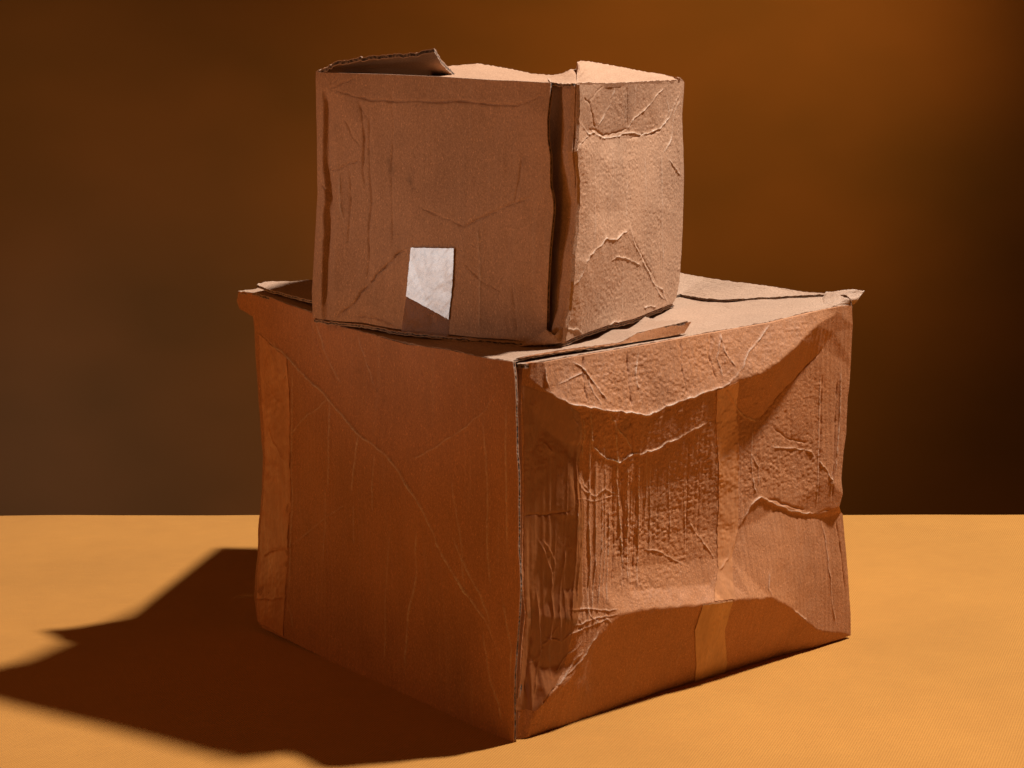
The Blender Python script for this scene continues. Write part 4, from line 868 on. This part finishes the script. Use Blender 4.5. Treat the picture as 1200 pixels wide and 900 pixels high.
class Panel:
    def __init__(s, key):
        d = PANELS[key]
        s.d, s.key = d, key
        s.O, s.U, s.N = (np.array(d[k]) for k in 'OUN')
        s.seed = sum(map(ord, key))
        s.gain = {'LR': 1.2, 'LL': 1.9, 'UL': 2.5, 'UR': 1.0}[key]
        s.wid = {'LR': 0.75, 'LL': 0.95, 'UL': 0.8, 'UR': 0.95}[key]
        pts, edges, h = [], [], []
        for line in d['tin']:
            for i, (u, v, n) in enumerate(line):
                pts.append(Vector((u, v))); h.append(n)
                if i: edges.append((len(pts) - 2, len(pts) - 1))
        us = [p.x for p in pts]; vs = [p.y for p in pts]
        vo, eo, fo, ov, oe, of = delaunay_2d_cdt(pts, edges, [], 0, 1e-6)
        hh = []
        P0 = np.array([(p.x, p.y) for p in pts]); H0 = np.array(h)
        for i, v in enumerate(vo):
            if ov[i]: hh.append(np.mean([h[k] for k in ov[i]]))
            else:
                w = 1 / (((P0 - [v.x, v.y]) ** 2).sum(1) + 1e-6) ** 2
                hh.append((w * H0).sum() / w.sum())
        s.tv = np.array([(v.x, v.y) for v in vo]); s.th = np.array(hh)
        s.tf = [f for f in fo if len(f) == 3]
        s.cr = []
        for i, (a, w, pl) in enumerate(d['creases']):
            q = np.array(pl)
            straight = abs(q[-1, 0] - q[0, 0]) < 0.15 * abs(q[-1, 1] - q[0, 1])      # flute lines run true
            s.cr.append((a, w * s.wid, jag(pl, (0.4 if straight else 1.6) * U, s.seed + i), i))
        s.masks = d.get('masks', {})

    def tin(s, u, v):
        out = np.full(u.shape, np.nan)
        for f in s.tf:
            (x0, y0), (x1, y1), (x2, y2) = s.tv[list(f)]
            den = (y1 - y2) * (x0 - x2) + (x2 - x1) * (y0 - y2)
            if abs(den) < 1e-14: continue
            sel = np.where((u >= min(x0, x1, x2)) & (u <= max(x0, x1, x2)) & (v >= min(y0, y1, y2)) & (v <= max(y0, y1, y2)))
            uu, vv = u[sel], v[sel]
            a = ((y1 - y2) * (uu - x2) + (x2 - x1) * (vv - y2)) / den
            b = ((y2 - y0) * (uu - x2) + (x0 - x2) * (vv - y2)) / den
            g = 1 - a - b
            ok = (a >= -1e-6) & (b >= -1e-6) & (g >= -1e-6)
            val = a * s.th[f[0]] + b * s.th[f[1]] + g * s.th[f[2]]
            idx = tuple(k[ok] for k in sel)
            out[idx] = val[ok]
        bad = np.isnan(out)
        if bad.any():
            d2 = (u[bad][:, None] - s.tv[None, :, 0]) ** 2 + (v[bad][:, None] - s.tv[None, :, 1]) ** 2
            out[bad] = s.th[d2.argmin(1)]
        return out

    def H(s, u, v, relief=True):
        sh = u.shape
        u = u.ravel(); v = v.ravel()
        uw = u + 0.9 * U * vnoise(u, v, 14 * U, 14 * U, s.seed)        # creases never run ruler straight
        vw = v + 1.3 * U * vnoise(u, v, 14 * U, 14 * U, s.seed + 1)
        h = np.zeros(u.shape); k = 7
        for i in range(k):
            a = i * 2.39996; r = (2.4 if s.key == 'LR' else 1.3) * U * math.sqrt((i + 0.3) / k)
            h += s.tin(uw + r * math.cos(a), vw + r * math.sin(a))
        h /= k
        wear = np.zeros(u.shape)
        for a, w, pl, i in s.cr:
            lo = pl.min(0) - 4 * w; hi = pl.max(0) + 4 * w
            sel = np.where((u > lo[0]) & (u < hi[0]) & (v > lo[1]) & (v < hi[1]))[0]
            if not len(sel): continue
            best = np.full(len(sel), 1e9); tt = np.zeros(len(sel)); L = 0.0
            for p, q in zip(pl[:-1], pl[1:]):
                d = q - p; l2 = d @ d + 1e-15
                t = np.clip(((u[sel] - p[0]) * d[0] + (v[sel] - p[1]) * d[1]) / l2, 0, 1)
                dd = (u[sel] - p[0] - t * d[0]) ** 2 + (v[sel] - p[1] - t * d[1]) ** 2
                up = dd < best
                best = np.where(up, dd, best); tt = np.where(up, L + t * math.sqrt(l2), tt); L += math.sqrt(l2)
            mod = 0.75 + 0.45 * vnoise(tt, tt * 0, 9 * U, 1, s.seed + i * 3)
            ends = np.clip(np.minimum(tt, L - tt) / (0.12 * L + 1e-9), 0.15, 1)
            prof = np.exp(-(best / (w * w)) ** 0.53 * 1.35) * mod * ends
            h[sel] += a * prof * s.gain
            if a > 0:
                pr = np.exp(-(best / (w * w) / 0.30)) * mod * ends
                wear[sel] = np.maximum(wear[sel], np.clip(pr, 0, 1) * min(1, a / (2.0 * U)))
        if relief:
            lo = 0.55 if s.key[1] == 'R' else 1.1
            h += lo * U * vnoise(u, v, 34 * U, 46 * U, s.seed + 2) + 0.3 * lo * U * vnoise(u, v, 12 * U, 16 * U, s.seed + 3)
            h += {'LL': 0.24, 'LR': 0.17}.get(s.key, 0.10) * (0.55 + 0.6 * vnoise(u, v, 24 * U, 90 * U, 77)) * U * np.sin(2 * math.pi * (u + 0.8 * U * vnoise(u, v, 60 * U, 60 * U, 5)) / (9.5 * U))
            base = 0.10 * U
            dm = np.zeros(u.shape)
            if 'dimple' in s.masks: dm = soft_mask(u, v, s.masks['dimple'], 16 * U)
            amp = {'LR': 0.42, 'UR': 0.24}.get(s.key, 0.0)
            d1 = vnoise(u, v, 5.2 * U, 3.4 * U, s.seed + 7) + 0.45 * vnoise(u, v, 2.8 * U, 2.4 * U, s.seed + 8)
            h += (base + amp * U * dm) * d1 * (0.75 + 0.4 * vnoise(u, v, 40 * U, 40 * U, s.seed + 9))
            if 'pleat' in s.masks:
                pm = soft_mask(u, v, s.masks['pleat'], 14 * U)
                pw = vnoise(u, v, 3.8 * U, 220 * U, s.seed + 11)
                h += 0.55 * U * pm * pw
        wear = np.maximum(wear, 0.10 * np.clip(vnoise(u, v, 3.6 * U, 180 * U, s.seed + 21) - 0.15, 0, 1) * np.clip(0.4 + vnoise(u, v, 50 * U, 70 * U, s.seed + 22), 0, 1))
        return h.reshape(sh), wear.reshape(sh)

    def stain(s, u, v):  # stain marks, plus a painted shade blob on the upper right panel
        out = np.zeros(u.shape)
        wu = u + 2.5 * U * vnoise(u, v, 5 * U, 5 * U, 91); wv = v + 2.5 * U * vnoise(u, v, 5 * U, 5 * U, 92)
        for a, b, r, f in s.d.get('stains', []):
            d = ((wu - a) ** 2 + ((wv - b) * 0.7) ** 2) / (r * r)
            out = np.maximum(out, 1.35 * f * np.exp(-d) * (0.7 + 0.5 * vnoise(u, v, 3 * U, 4 * U, 93)))
        out += 0.07 * np.clip(vnoise(u, v, 4.2 * U, 260 * U, 94), 0, 1) ** 1.5 + 0.10 * np.clip(vnoise(u, v, 30 * U, 60 * U, 95), 0, 1)
        return np.clip(out, 0, 1)

    def world(s, u, v, n):
        P = s.O + u[..., None] * s.U + n[..., None] * s.N
        P[..., 2] += v
        return P


def mesh_object(name, verts, faces, mats, parent=None, fmat=None, wear=None, smooth=True, base=None, stain=None):
    me = bpy.data.meshes.new(name)
    verts = np.asarray(verts, float).reshape(-1, 3)
    if base is not None: verts = verts - np.array(base)
    faces = np.asarray(faces, np.int32).reshape(-1, 4)
    me.vertices.add(len(verts)); me.vertices.foreach_set('co', verts.ravel())
    me.loops.add(len(faces) * 4); me.loops.foreach_set('vertex_index', faces.ravel())
    me.polygons.add(len(faces)); me.polygons.foreach_set('loop_start', np.arange(0, len(faces) * 4, 4, dtype=np.int32))
    for m in mats: me.materials.append(m)
    if fmat is not None: me.polygons.foreach_set('material_index', np.asarray(fmat, np.int32))
    me.update(calc_edges=True)
    me.polygons.foreach_set('use_smooth', np.full(len(faces), smooth, bool))
    if wear is not None:
        at = me.attributes.new('wear', 'FLOAT', 'POINT')
        w = np.zeros(len(verts), np.float32); w[:len(wear)] = wear
        at.data.foreach_set('value', w)
    if stain is not None:
        at = me.attributes.new('stain', 'FLOAT', 'POINT')
        w = np.zeros(len(verts), np.float32); w[:len(stain)] = stain
        at.data.foreach_set('value', w)
    me.validate()
    o = bpy.data.objects.new(name, me)
    COL.objects.link(o)
    if parent is not None: o.parent = parent
    return o


def gridfaces(ny, nx, off=0, flip=False):
    i = np.arange(ny - 1)[:, None] * nx + np.arange(nx - 1)[None] + off
    f = np.stack([i, i + 1, i + nx + 1, i + nx], -1).reshape(-1, 4)
    return f[:, ::-1] if flip else f


def rim_loop(ny, nx):
    a = list(range(nx)); b = [r * nx + nx - 1 for r in range(1, ny)]
    c = [(ny - 1) * nx + k for k in range(nx - 2, -1, -1)]; d = [r * nx for r in range(ny - 2, 0, -1)]
    return np.array(a + b + c + d)


def shell(name, P, nrm, thick, mats, parent, base, wear=None, flip=False, coarse=6, stain=None, rimwear=None):
    """a front sheet P[ny, nx, 3], a rim and a coarser back sheet set back along nrm"""
    ny, nx = P.shape[:2]
    front = P.reshape(-1, 3)
    nr = nrm.reshape(-1, 3)
    rim = rim_loop(ny, nx)
    iy = np.unique(np.r_[np.arange(0, ny, coarse), ny - 1]); ix = np.unique(np.r_[np.arange(0, nx, coarse), nx - 1])
    back = (P - nrm * thick)[iy][:, ix]
    n0 = len(front); k = len(rim)
    # the rim: outer liner, fluted core, inner liner
    rows = [front[rim] - nr[rim] * (thick * q) for q in (0.0, 0.17, 0.83, 1.0)]
    verts = np.r_[front, rows[0], rows[1], rows[1], rows[2], rows[2], rows[3], back.reshape(-1, 3)]
    i = np.arange(k); j = (i + 1) % k
    f = [gridfaces(ny, nx, 0, flip)]; fm = [np.zeros(len(f[0]))]
    for q in range(3):
        o0 = n0 + 2 * q * k; o1 = o0 + k
        rf = np.stack([o0 + j, o0 + i, o1 + i, o1 + j], -1)
        f.append(rf[:, ::-1] if flip else rf); fm.append(np.full(k, (0, 1, 0)[q] if len(mats) > 1 else 0))
    f.append(gridfaces(len(iy), len(ix), n0 + 6 * k, not flip)); fm.append(np.full(len(f[-1]), 2 if len(mats) > 2 else 0))
    fm = np.concatenate(fm)
    return mesh_object(name, verts, np.concatenate(f), mats, parent, fm, None if wear is None else np.r_[wear.ravel(), np.full(k * 6, rimwear if rimwear is not None else 0.22 if len(mats) > 1 and mats[1] is not mats[0] else 0.05)], True, base,
                       None if stain is None else stain.ravel())


def panel_part(name, p, parent, base, mats, ns, nt, thick, rimwear=0.05):
    d = p.d
    if p.key in ('LR', 'UR'): l, r = d['left'], d['right']
    else: l, r = d['left'], d['right']
    strip = lambda e: [q[:2] for q in e]
    # bottom -> top is t, start side -> end side is s
    L = strip(l)[::-1]; R = strip(r)[::-1]
    G = coons(strip(d['bottom']), strip(d['top']), L, R, ns, nt)
    u, v = G[..., 0], G[..., 1]
    h, wear = p.H(u, v)
    # ragged rims
    P = p.world(u, v, h)
    nrm = np.broadcast_to(p.N, P.shape)
    flip = p.key in ('LL', 'UL')
    return shell(name, P, nrm, thick, mats, parent, base, wear, flip, 8, p.stain(u, v), rimwear)


def patch_part(name, p, lines, lift, parent, base, mat, ns, nt, relief=0.0, seed=1, rag=0.0, thick=0.0004, flutes=True):
    """a thin strip (tape, label) laid on a panel; lines run along it, side by side"""
    t = np.linspace(0, 1, nt)
    Ls = np.stack([resample(l, t) for l in lines], 0)                 # k, nt, 2
    s = np.linspace(0, 1, ns); k = np.linspace(0, 1, len(lines))
    G = np.zeros((nt, ns, 2))
    for c in range(2):
        for i in range(nt): G[i, :, c] = np.interp(s, k, Ls[:, i, c])
    u, v = G[..., 0].copy(), G[..., 1].copy()
    if rag:
        u[:, 0] += rag * vnoise(v[:, 0], v[:, 0] * 0, 3 * U, 1, seed); u[:, -1] += rag * vnoise(v[:, -1], v[:, -1] * 0, 3 * U, 1, seed + 1)
        v[0] += rag * vnoise(u[0], u[0] * 0, 3 * U, 1, seed + 2); v[-1] += rag * vnoise(u[-1], u[-1] * 0, 3 * U, 1, seed + 3)
    h, wear = p.H(u, v, flutes)
    h = h + lift + relief * (vnoise(u, v, 16 * U, 22 * U, seed) + 0.5 * vnoise(u + v, v - u, 5 * U, 14 * U, seed + 1))
    P = p.world(u, v, h)
    e1 = P[0, -1] - P[0, 0]; e2 = P[-1, 0] - P[0, 0]
    flip = np.cross(e1, e2) @ p.N < 0
    return shell(name, P, np.broadcast_to(p.N, P.shape), thick, [mat], parent, base, wear * 0, flip, 3)


def sheet_part(name, key, parent, base, mats, ns, nt, thick, toward, wav=1.0, seed=1, fn=None, rag=0.6, wear=0.0, flute=0.08):
    d = SHEETS[key]
    P = coons(d['a'], d['c'], d['b'], d['d'], ns, nt)
    if fn is not None: P = fn(P)
    du = np.gradient(P, axis=1); dv = np.gradient(P, axis=0)
    n = np.cross(du, dv); n /= np.linalg.norm(n, axis=-1, keepdims=True) + 1e-12
    flip = False
    if (n.reshape(-1, 3).mean(0) @ np.array(toward)) < 0: n = -n; flip = True
    nm = n.reshape(-1, 3).mean(0); nm /= np.linalg.norm(nm)
    L1 = np.linalg.norm(du, axis=-1).cumsum(1); L2 = np.linalg.norm(dv, axis=-1).cumsum(0)
    s = np.linspace(0, 1, ns)[None, :, None]; t = np.linspace(0, 1, nt)[:, None, None]
    fade = np.minimum(1, np.minimum(t, 1 - t) * 12) * np.minimum(1, np.minimum(s, 1 - s) * 12)
    w = 0.8 * U * vnoise(L1, L2, 40 * U, 26 * U, seed) + 0.25 * U * vnoise(L1, L2, 10 * U, 12 * U, seed + 1) + 0.10 * U * vnoise(L1, L2, 4 * U, 4 * U, seed + 2)
    w += flute * U * np.sin(L2 / (9.5 * U) * 2 * math.pi)
    P = P + n * (w * wav)[..., None] * (0.25 + 0.75 * fade)
    if rag:   # scuffed rim
        r = rag * U * (vnoise(L1, L2, 3 * U, 3 * U, seed + 4) + 0.8 * vnoise(L1, L2, 9 * U, 9 * U, seed + 5))
        edge = 1 - np.minimum(1, np.minimum(t, 1 - t) * nt / 3.0) * np.minimum(1, np.minimum(s, 1 - s) * ns / 3.0)
        P = P + nm * (r[..., None] * edge)
    wr = np.zeros(P.shape[:2])
    if wear:
        e = 1 - np.minimum(1, np.minimum(t, 1 - t) * nt / 2.0) * np.minimum(1, np.minimum(s, 1 - s) * ns / 2.0)
        wr = wear * e[..., 0] * (0.5 + 0.5 * vnoise(L1, L2, 4 * U, 4 * U, seed + 6))
    return shell(name, P, np.broadcast_to(nm, P.shape), thick, mats, parent, base, wr, flip, 4)


def thing(name, label, cat, loc, group=None):
    o = bpy.data.objects.new(name, None)
    o.empty_display_size = 0.05
    o.location = loc
    o['label'] = label; o['category'] = cat
    if group: o['group'] = group
    COL.objects.link(o)
    return o


# ------------------------------------------------------------------ the surface and the backdrop
def build_table():
    nx, ny = 260, 150
    xs = np.linspace(-2.6, 2.6, nx)
    ys = np.r_[np.linspace(0.35, 2.655, ny - 8), 2.668, 2.674, 2.677, 2.679, 2.680, 2.681, 2.683, 2.69]
    X, Y = np.meshgrid(xs, ys)
    Z = 0.0012 * vnoise(X, Y, 0.35, 0.22, 3) + 0.0004 * vnoise(X, Y, 0.09, 0.07, 4) - 0.0018
    drop = np.zeros(len(ys)); drop[-8:] = (0.0005, 0.0015, 0.003, 0.006, 0.012, 0.03, 0.15, 0.45)
    Z -= drop[:, None]
    Y = Y + 0.004 * (X / 1.2) * (Y > 2.6)
    P = np.stack([X, Y, Z], -1)
    n = np.zeros_like(P); n[..., 2] = 1
    o = shell('tabletop', P, n, 0.02, [M_CLOTH], None, None, None, False, 10)
    o['kind'] = 'structure'
    o['label'] = 'mustard yellow woven cloth table surface under the two boxes'


def build_backdrop():
    nx, nz = 160, 60
    xs = np.linspace(-4.5, 4.5, nx); zs = np.linspace(-1.6, 4.2, nz)
    X, Z = np.meshgrid(xs, zs)
    Y = 4.9 + 0.05 * np.sin(X * 1.7 + 0.6 * np.sin(Z)) + 0.022 * np.sin(3.1 * (X * 0.45 + Z) + 1.1 * np.sin(1.3 * X + 0.5) + 0.8)
    P = np.stack([X, Y, Z], -1)
    n = np.zeros_like(P); n[..., 1] = -1
    o = shell('backdrop', P, n, 0.01, [M_DROP], None, None, None, False, 6)
    o['kind'] = 'structure'
    o['label'] = 'dark brown studio backdrop behind the table'


build_table()
build_backdrop()

# ------------------------------------------------------------------ the lower box
LOW = (0.04, 2.17, 0.0)
low = thing('cardboard_box', 'larger dented cardboard box with crushed right side, standing on the mustard cloth', 'cardboard box', LOW, 'stacked worn cardboard boxes')
UPB = (-0.01, 2.11, 0.335)
up = thing('cardboard_box', 'smaller creased cardboard box with torn white label, stacked on top', 'cardboard box', UPB, 'stacked worn cardboard boxes')

LR, LL, UL, UR = Panel('LR'), Panel('LL'), Panel('UL'), Panel('UR')
ML = [M_LOW, M_EDGE, M_IN]; MF = [M_FLAP, M_EDGE, M_IN]; MU = [M_UP, M_EDGE, M_IN]
TH = 0.0042

# the load sags the flaps where the upper box stands
SAGC = np.array([155 * U, 2765 * U])


def sag(P):
    d2 = ((P[..., :2] - SAGC) ** 2).sum(-1)
    P = P.copy(); P[..., 2] -= 11 * U * np.exp(-d2 / (46 * U) ** 2)
    return P


o = panel_part('side_panel', LR, low, LOW, [M_LOW, M_LOW, M_IN], 700, 640, TH)
o['label'] = 'crushed right side panel with deep dents and pleats'
panel_part('side_panel', LL, low, LOW, ML, 340, 420, 0.0028)['label'] = 'left side panel with long diagonal crease'
sheet_part('side_panel', 'lower_back_left', low, LOW, ML, 40, 40, TH, (-1, 1, 0), 1.5, 31)
sheet_part('side_panel', 'lower_back_right', low, LOW, ML, 40, 40, TH, (1, 1, 0), 1.5, 32)
sheet_part('bottom_panel', 'lower_bottom', low, LOW, ML, 30, 30, 0.003, (0, 0, 1), 0.5, 33)
sheet_part('glue_tab', 'lower_glue_tab', low, LOW, ML, 30, 160, 0.003, (-1, -1, 0), 0.6, 34, rag=0.8, wear=0.5, flute=0.0)
sheet_part('top_flap', 'flap_back_right', low, LOW, MF, 200, 120, 0.0018, (0, 0, 1), 1.4, 35, wear=0.4, flute=0.3)
sheet_part('top_flap', 'flap_front_right', low, LOW, MF, 220, 140, TH, (0, 0, 1), 1.0, 36, fn=sag, wear=0.35)
fl = sheet_part('top_flap', 'flap_front_left', low, LOW, MF, 160, 160, 0.003, (0, 0, 1), 0.8, 37, fn=sag, wear=0.35)
sheet_part('bent_edge', 'flap_front_left_edge', fl, (0, 0, 0), ML, 160, 8, 0.002, (1, -1, 0), 0.3, 38, rag=0.5).location = (-LOW[0], -LOW[1], -LOW[2])
sheet_part('top_flap', 'flap_back_left', low, LOW, MF, 140, 100, 0.0026, (0, 0, 1), 0.8, 39, wear=0.5)
sheet_part('top_flap', 'flap_open', low, LOW, MF, 60, 40, TH, (0, 0, 1), 1.0, 41)
sheet_part('torn_corner', 'torn_corner', low, LOW, MF, 60, 40, 0.002, (0, 0, 1), 2.4, 40, rag=1.2, wear=0.8)
patch_part('paper_tape', LR, LR.d['patches']['tape_upper'], 0.0005, low, LOW, M_TAPE, 34, 260, 0.0001, 51, 0.0006)
patch_part('clear_tape', LR, LR.d['patches']['film'], 0.0003, low, LOW, M_SHADE_FILM, 110, 420, 0.0001, 54, 0.0006)  # opaque glossy strip, shade of the left zone put into its colour
patch_part('packing_tape', LR, LR.d['patches']['tape_lower'], 0.0008, low, LOW, M_TAPE2, 34, 110, 0.0001, 52, 0.0004)
patch_part('paper_tape', LL, LL.d['patches']['tape'], 0.0006, low, LOW, M_TAPE, 34, 300, 0.0006, 53, 0.0005)

# ------------------------------------------------------------------ the upper box
panel_part('side_panel', UL, up, UPB, MU, 320, 360, TH)['label'] = 'left side panel with torn white label'
panel_part('side_panel', UR, up, UPB, [M_UP, M_UP, M_IN], 300, 420, TH)['label'] = 'right side panel crumpled along the top'
sheet_part('side_panel', 'upper_back_left', up, UPB, MU, 30, 30, TH, (-1, 1, 0), 1.2, 61)
sheet_part('side_panel', 'upper_back_right', up, UPB, MU, 30, 30, TH, (1, 1, 0), 1.2, 62)
sheet_part('bottom_panel', 'upper_bottom', up, UPB, MU, 120, 60, 0.0028, (0, 0, 1), 0.6, 63, rag=1.0)
sheet_part('glue_tab', 'glue_tab', up, UPB, [M_UP, M_UP, M_IN], 40, 200, 0.003, (-1, -1, 0), 1.2, 64, rag=0.8, wear=0.5, flute=0.0)
sheet_part('top_flap', 'upper_flap_back', up, UPB, MU, 90, 60, TH, (0, 0, 1), 0.8, 65, wear=0.4)
sheet_part('top_flap', 'upper_flap_left', up, UPB, MU, 140, 60, TH, (0, 0, 1), 1.2, 66, rag=1.4, wear=0.7)
sheet_part('top_flap', 'upper_flap_right', up, UPB, [M_UP, M_UP, M_IN], 120, 60, TH, (0, 0, 1), 1.2, 67, rag=0.6, wear=0.5)
sheet_part('top_flap', 'upper_flap_inner', up, UPB, MU, 40, 40, 0.003, (0, 0, 1), 1.0, 68, rag=1.0, wear=0.5)
sheet_part('torn_tab', 'torn_tab', up, UPB, MU, 50, 40, 0.002, (0, -1, 0), 2.0, 69, rag=1.4, wear=0.8)
patch_part('clear_tape', UL, UL.d['patches']['clear_tape'], 0.0005, up, UPB, M_CLEAR, 50, 70, 0.0003, 71, 0.0003, 0.0002)
patch_part('shipping_label', UL, UL.d['patches']['label'], 0.0016, up, UPB, M_LABEL, 70, 100, 0.00008, 72, 0.0003, 0.0003, False)['label'] = 'torn rubbed white paper label'
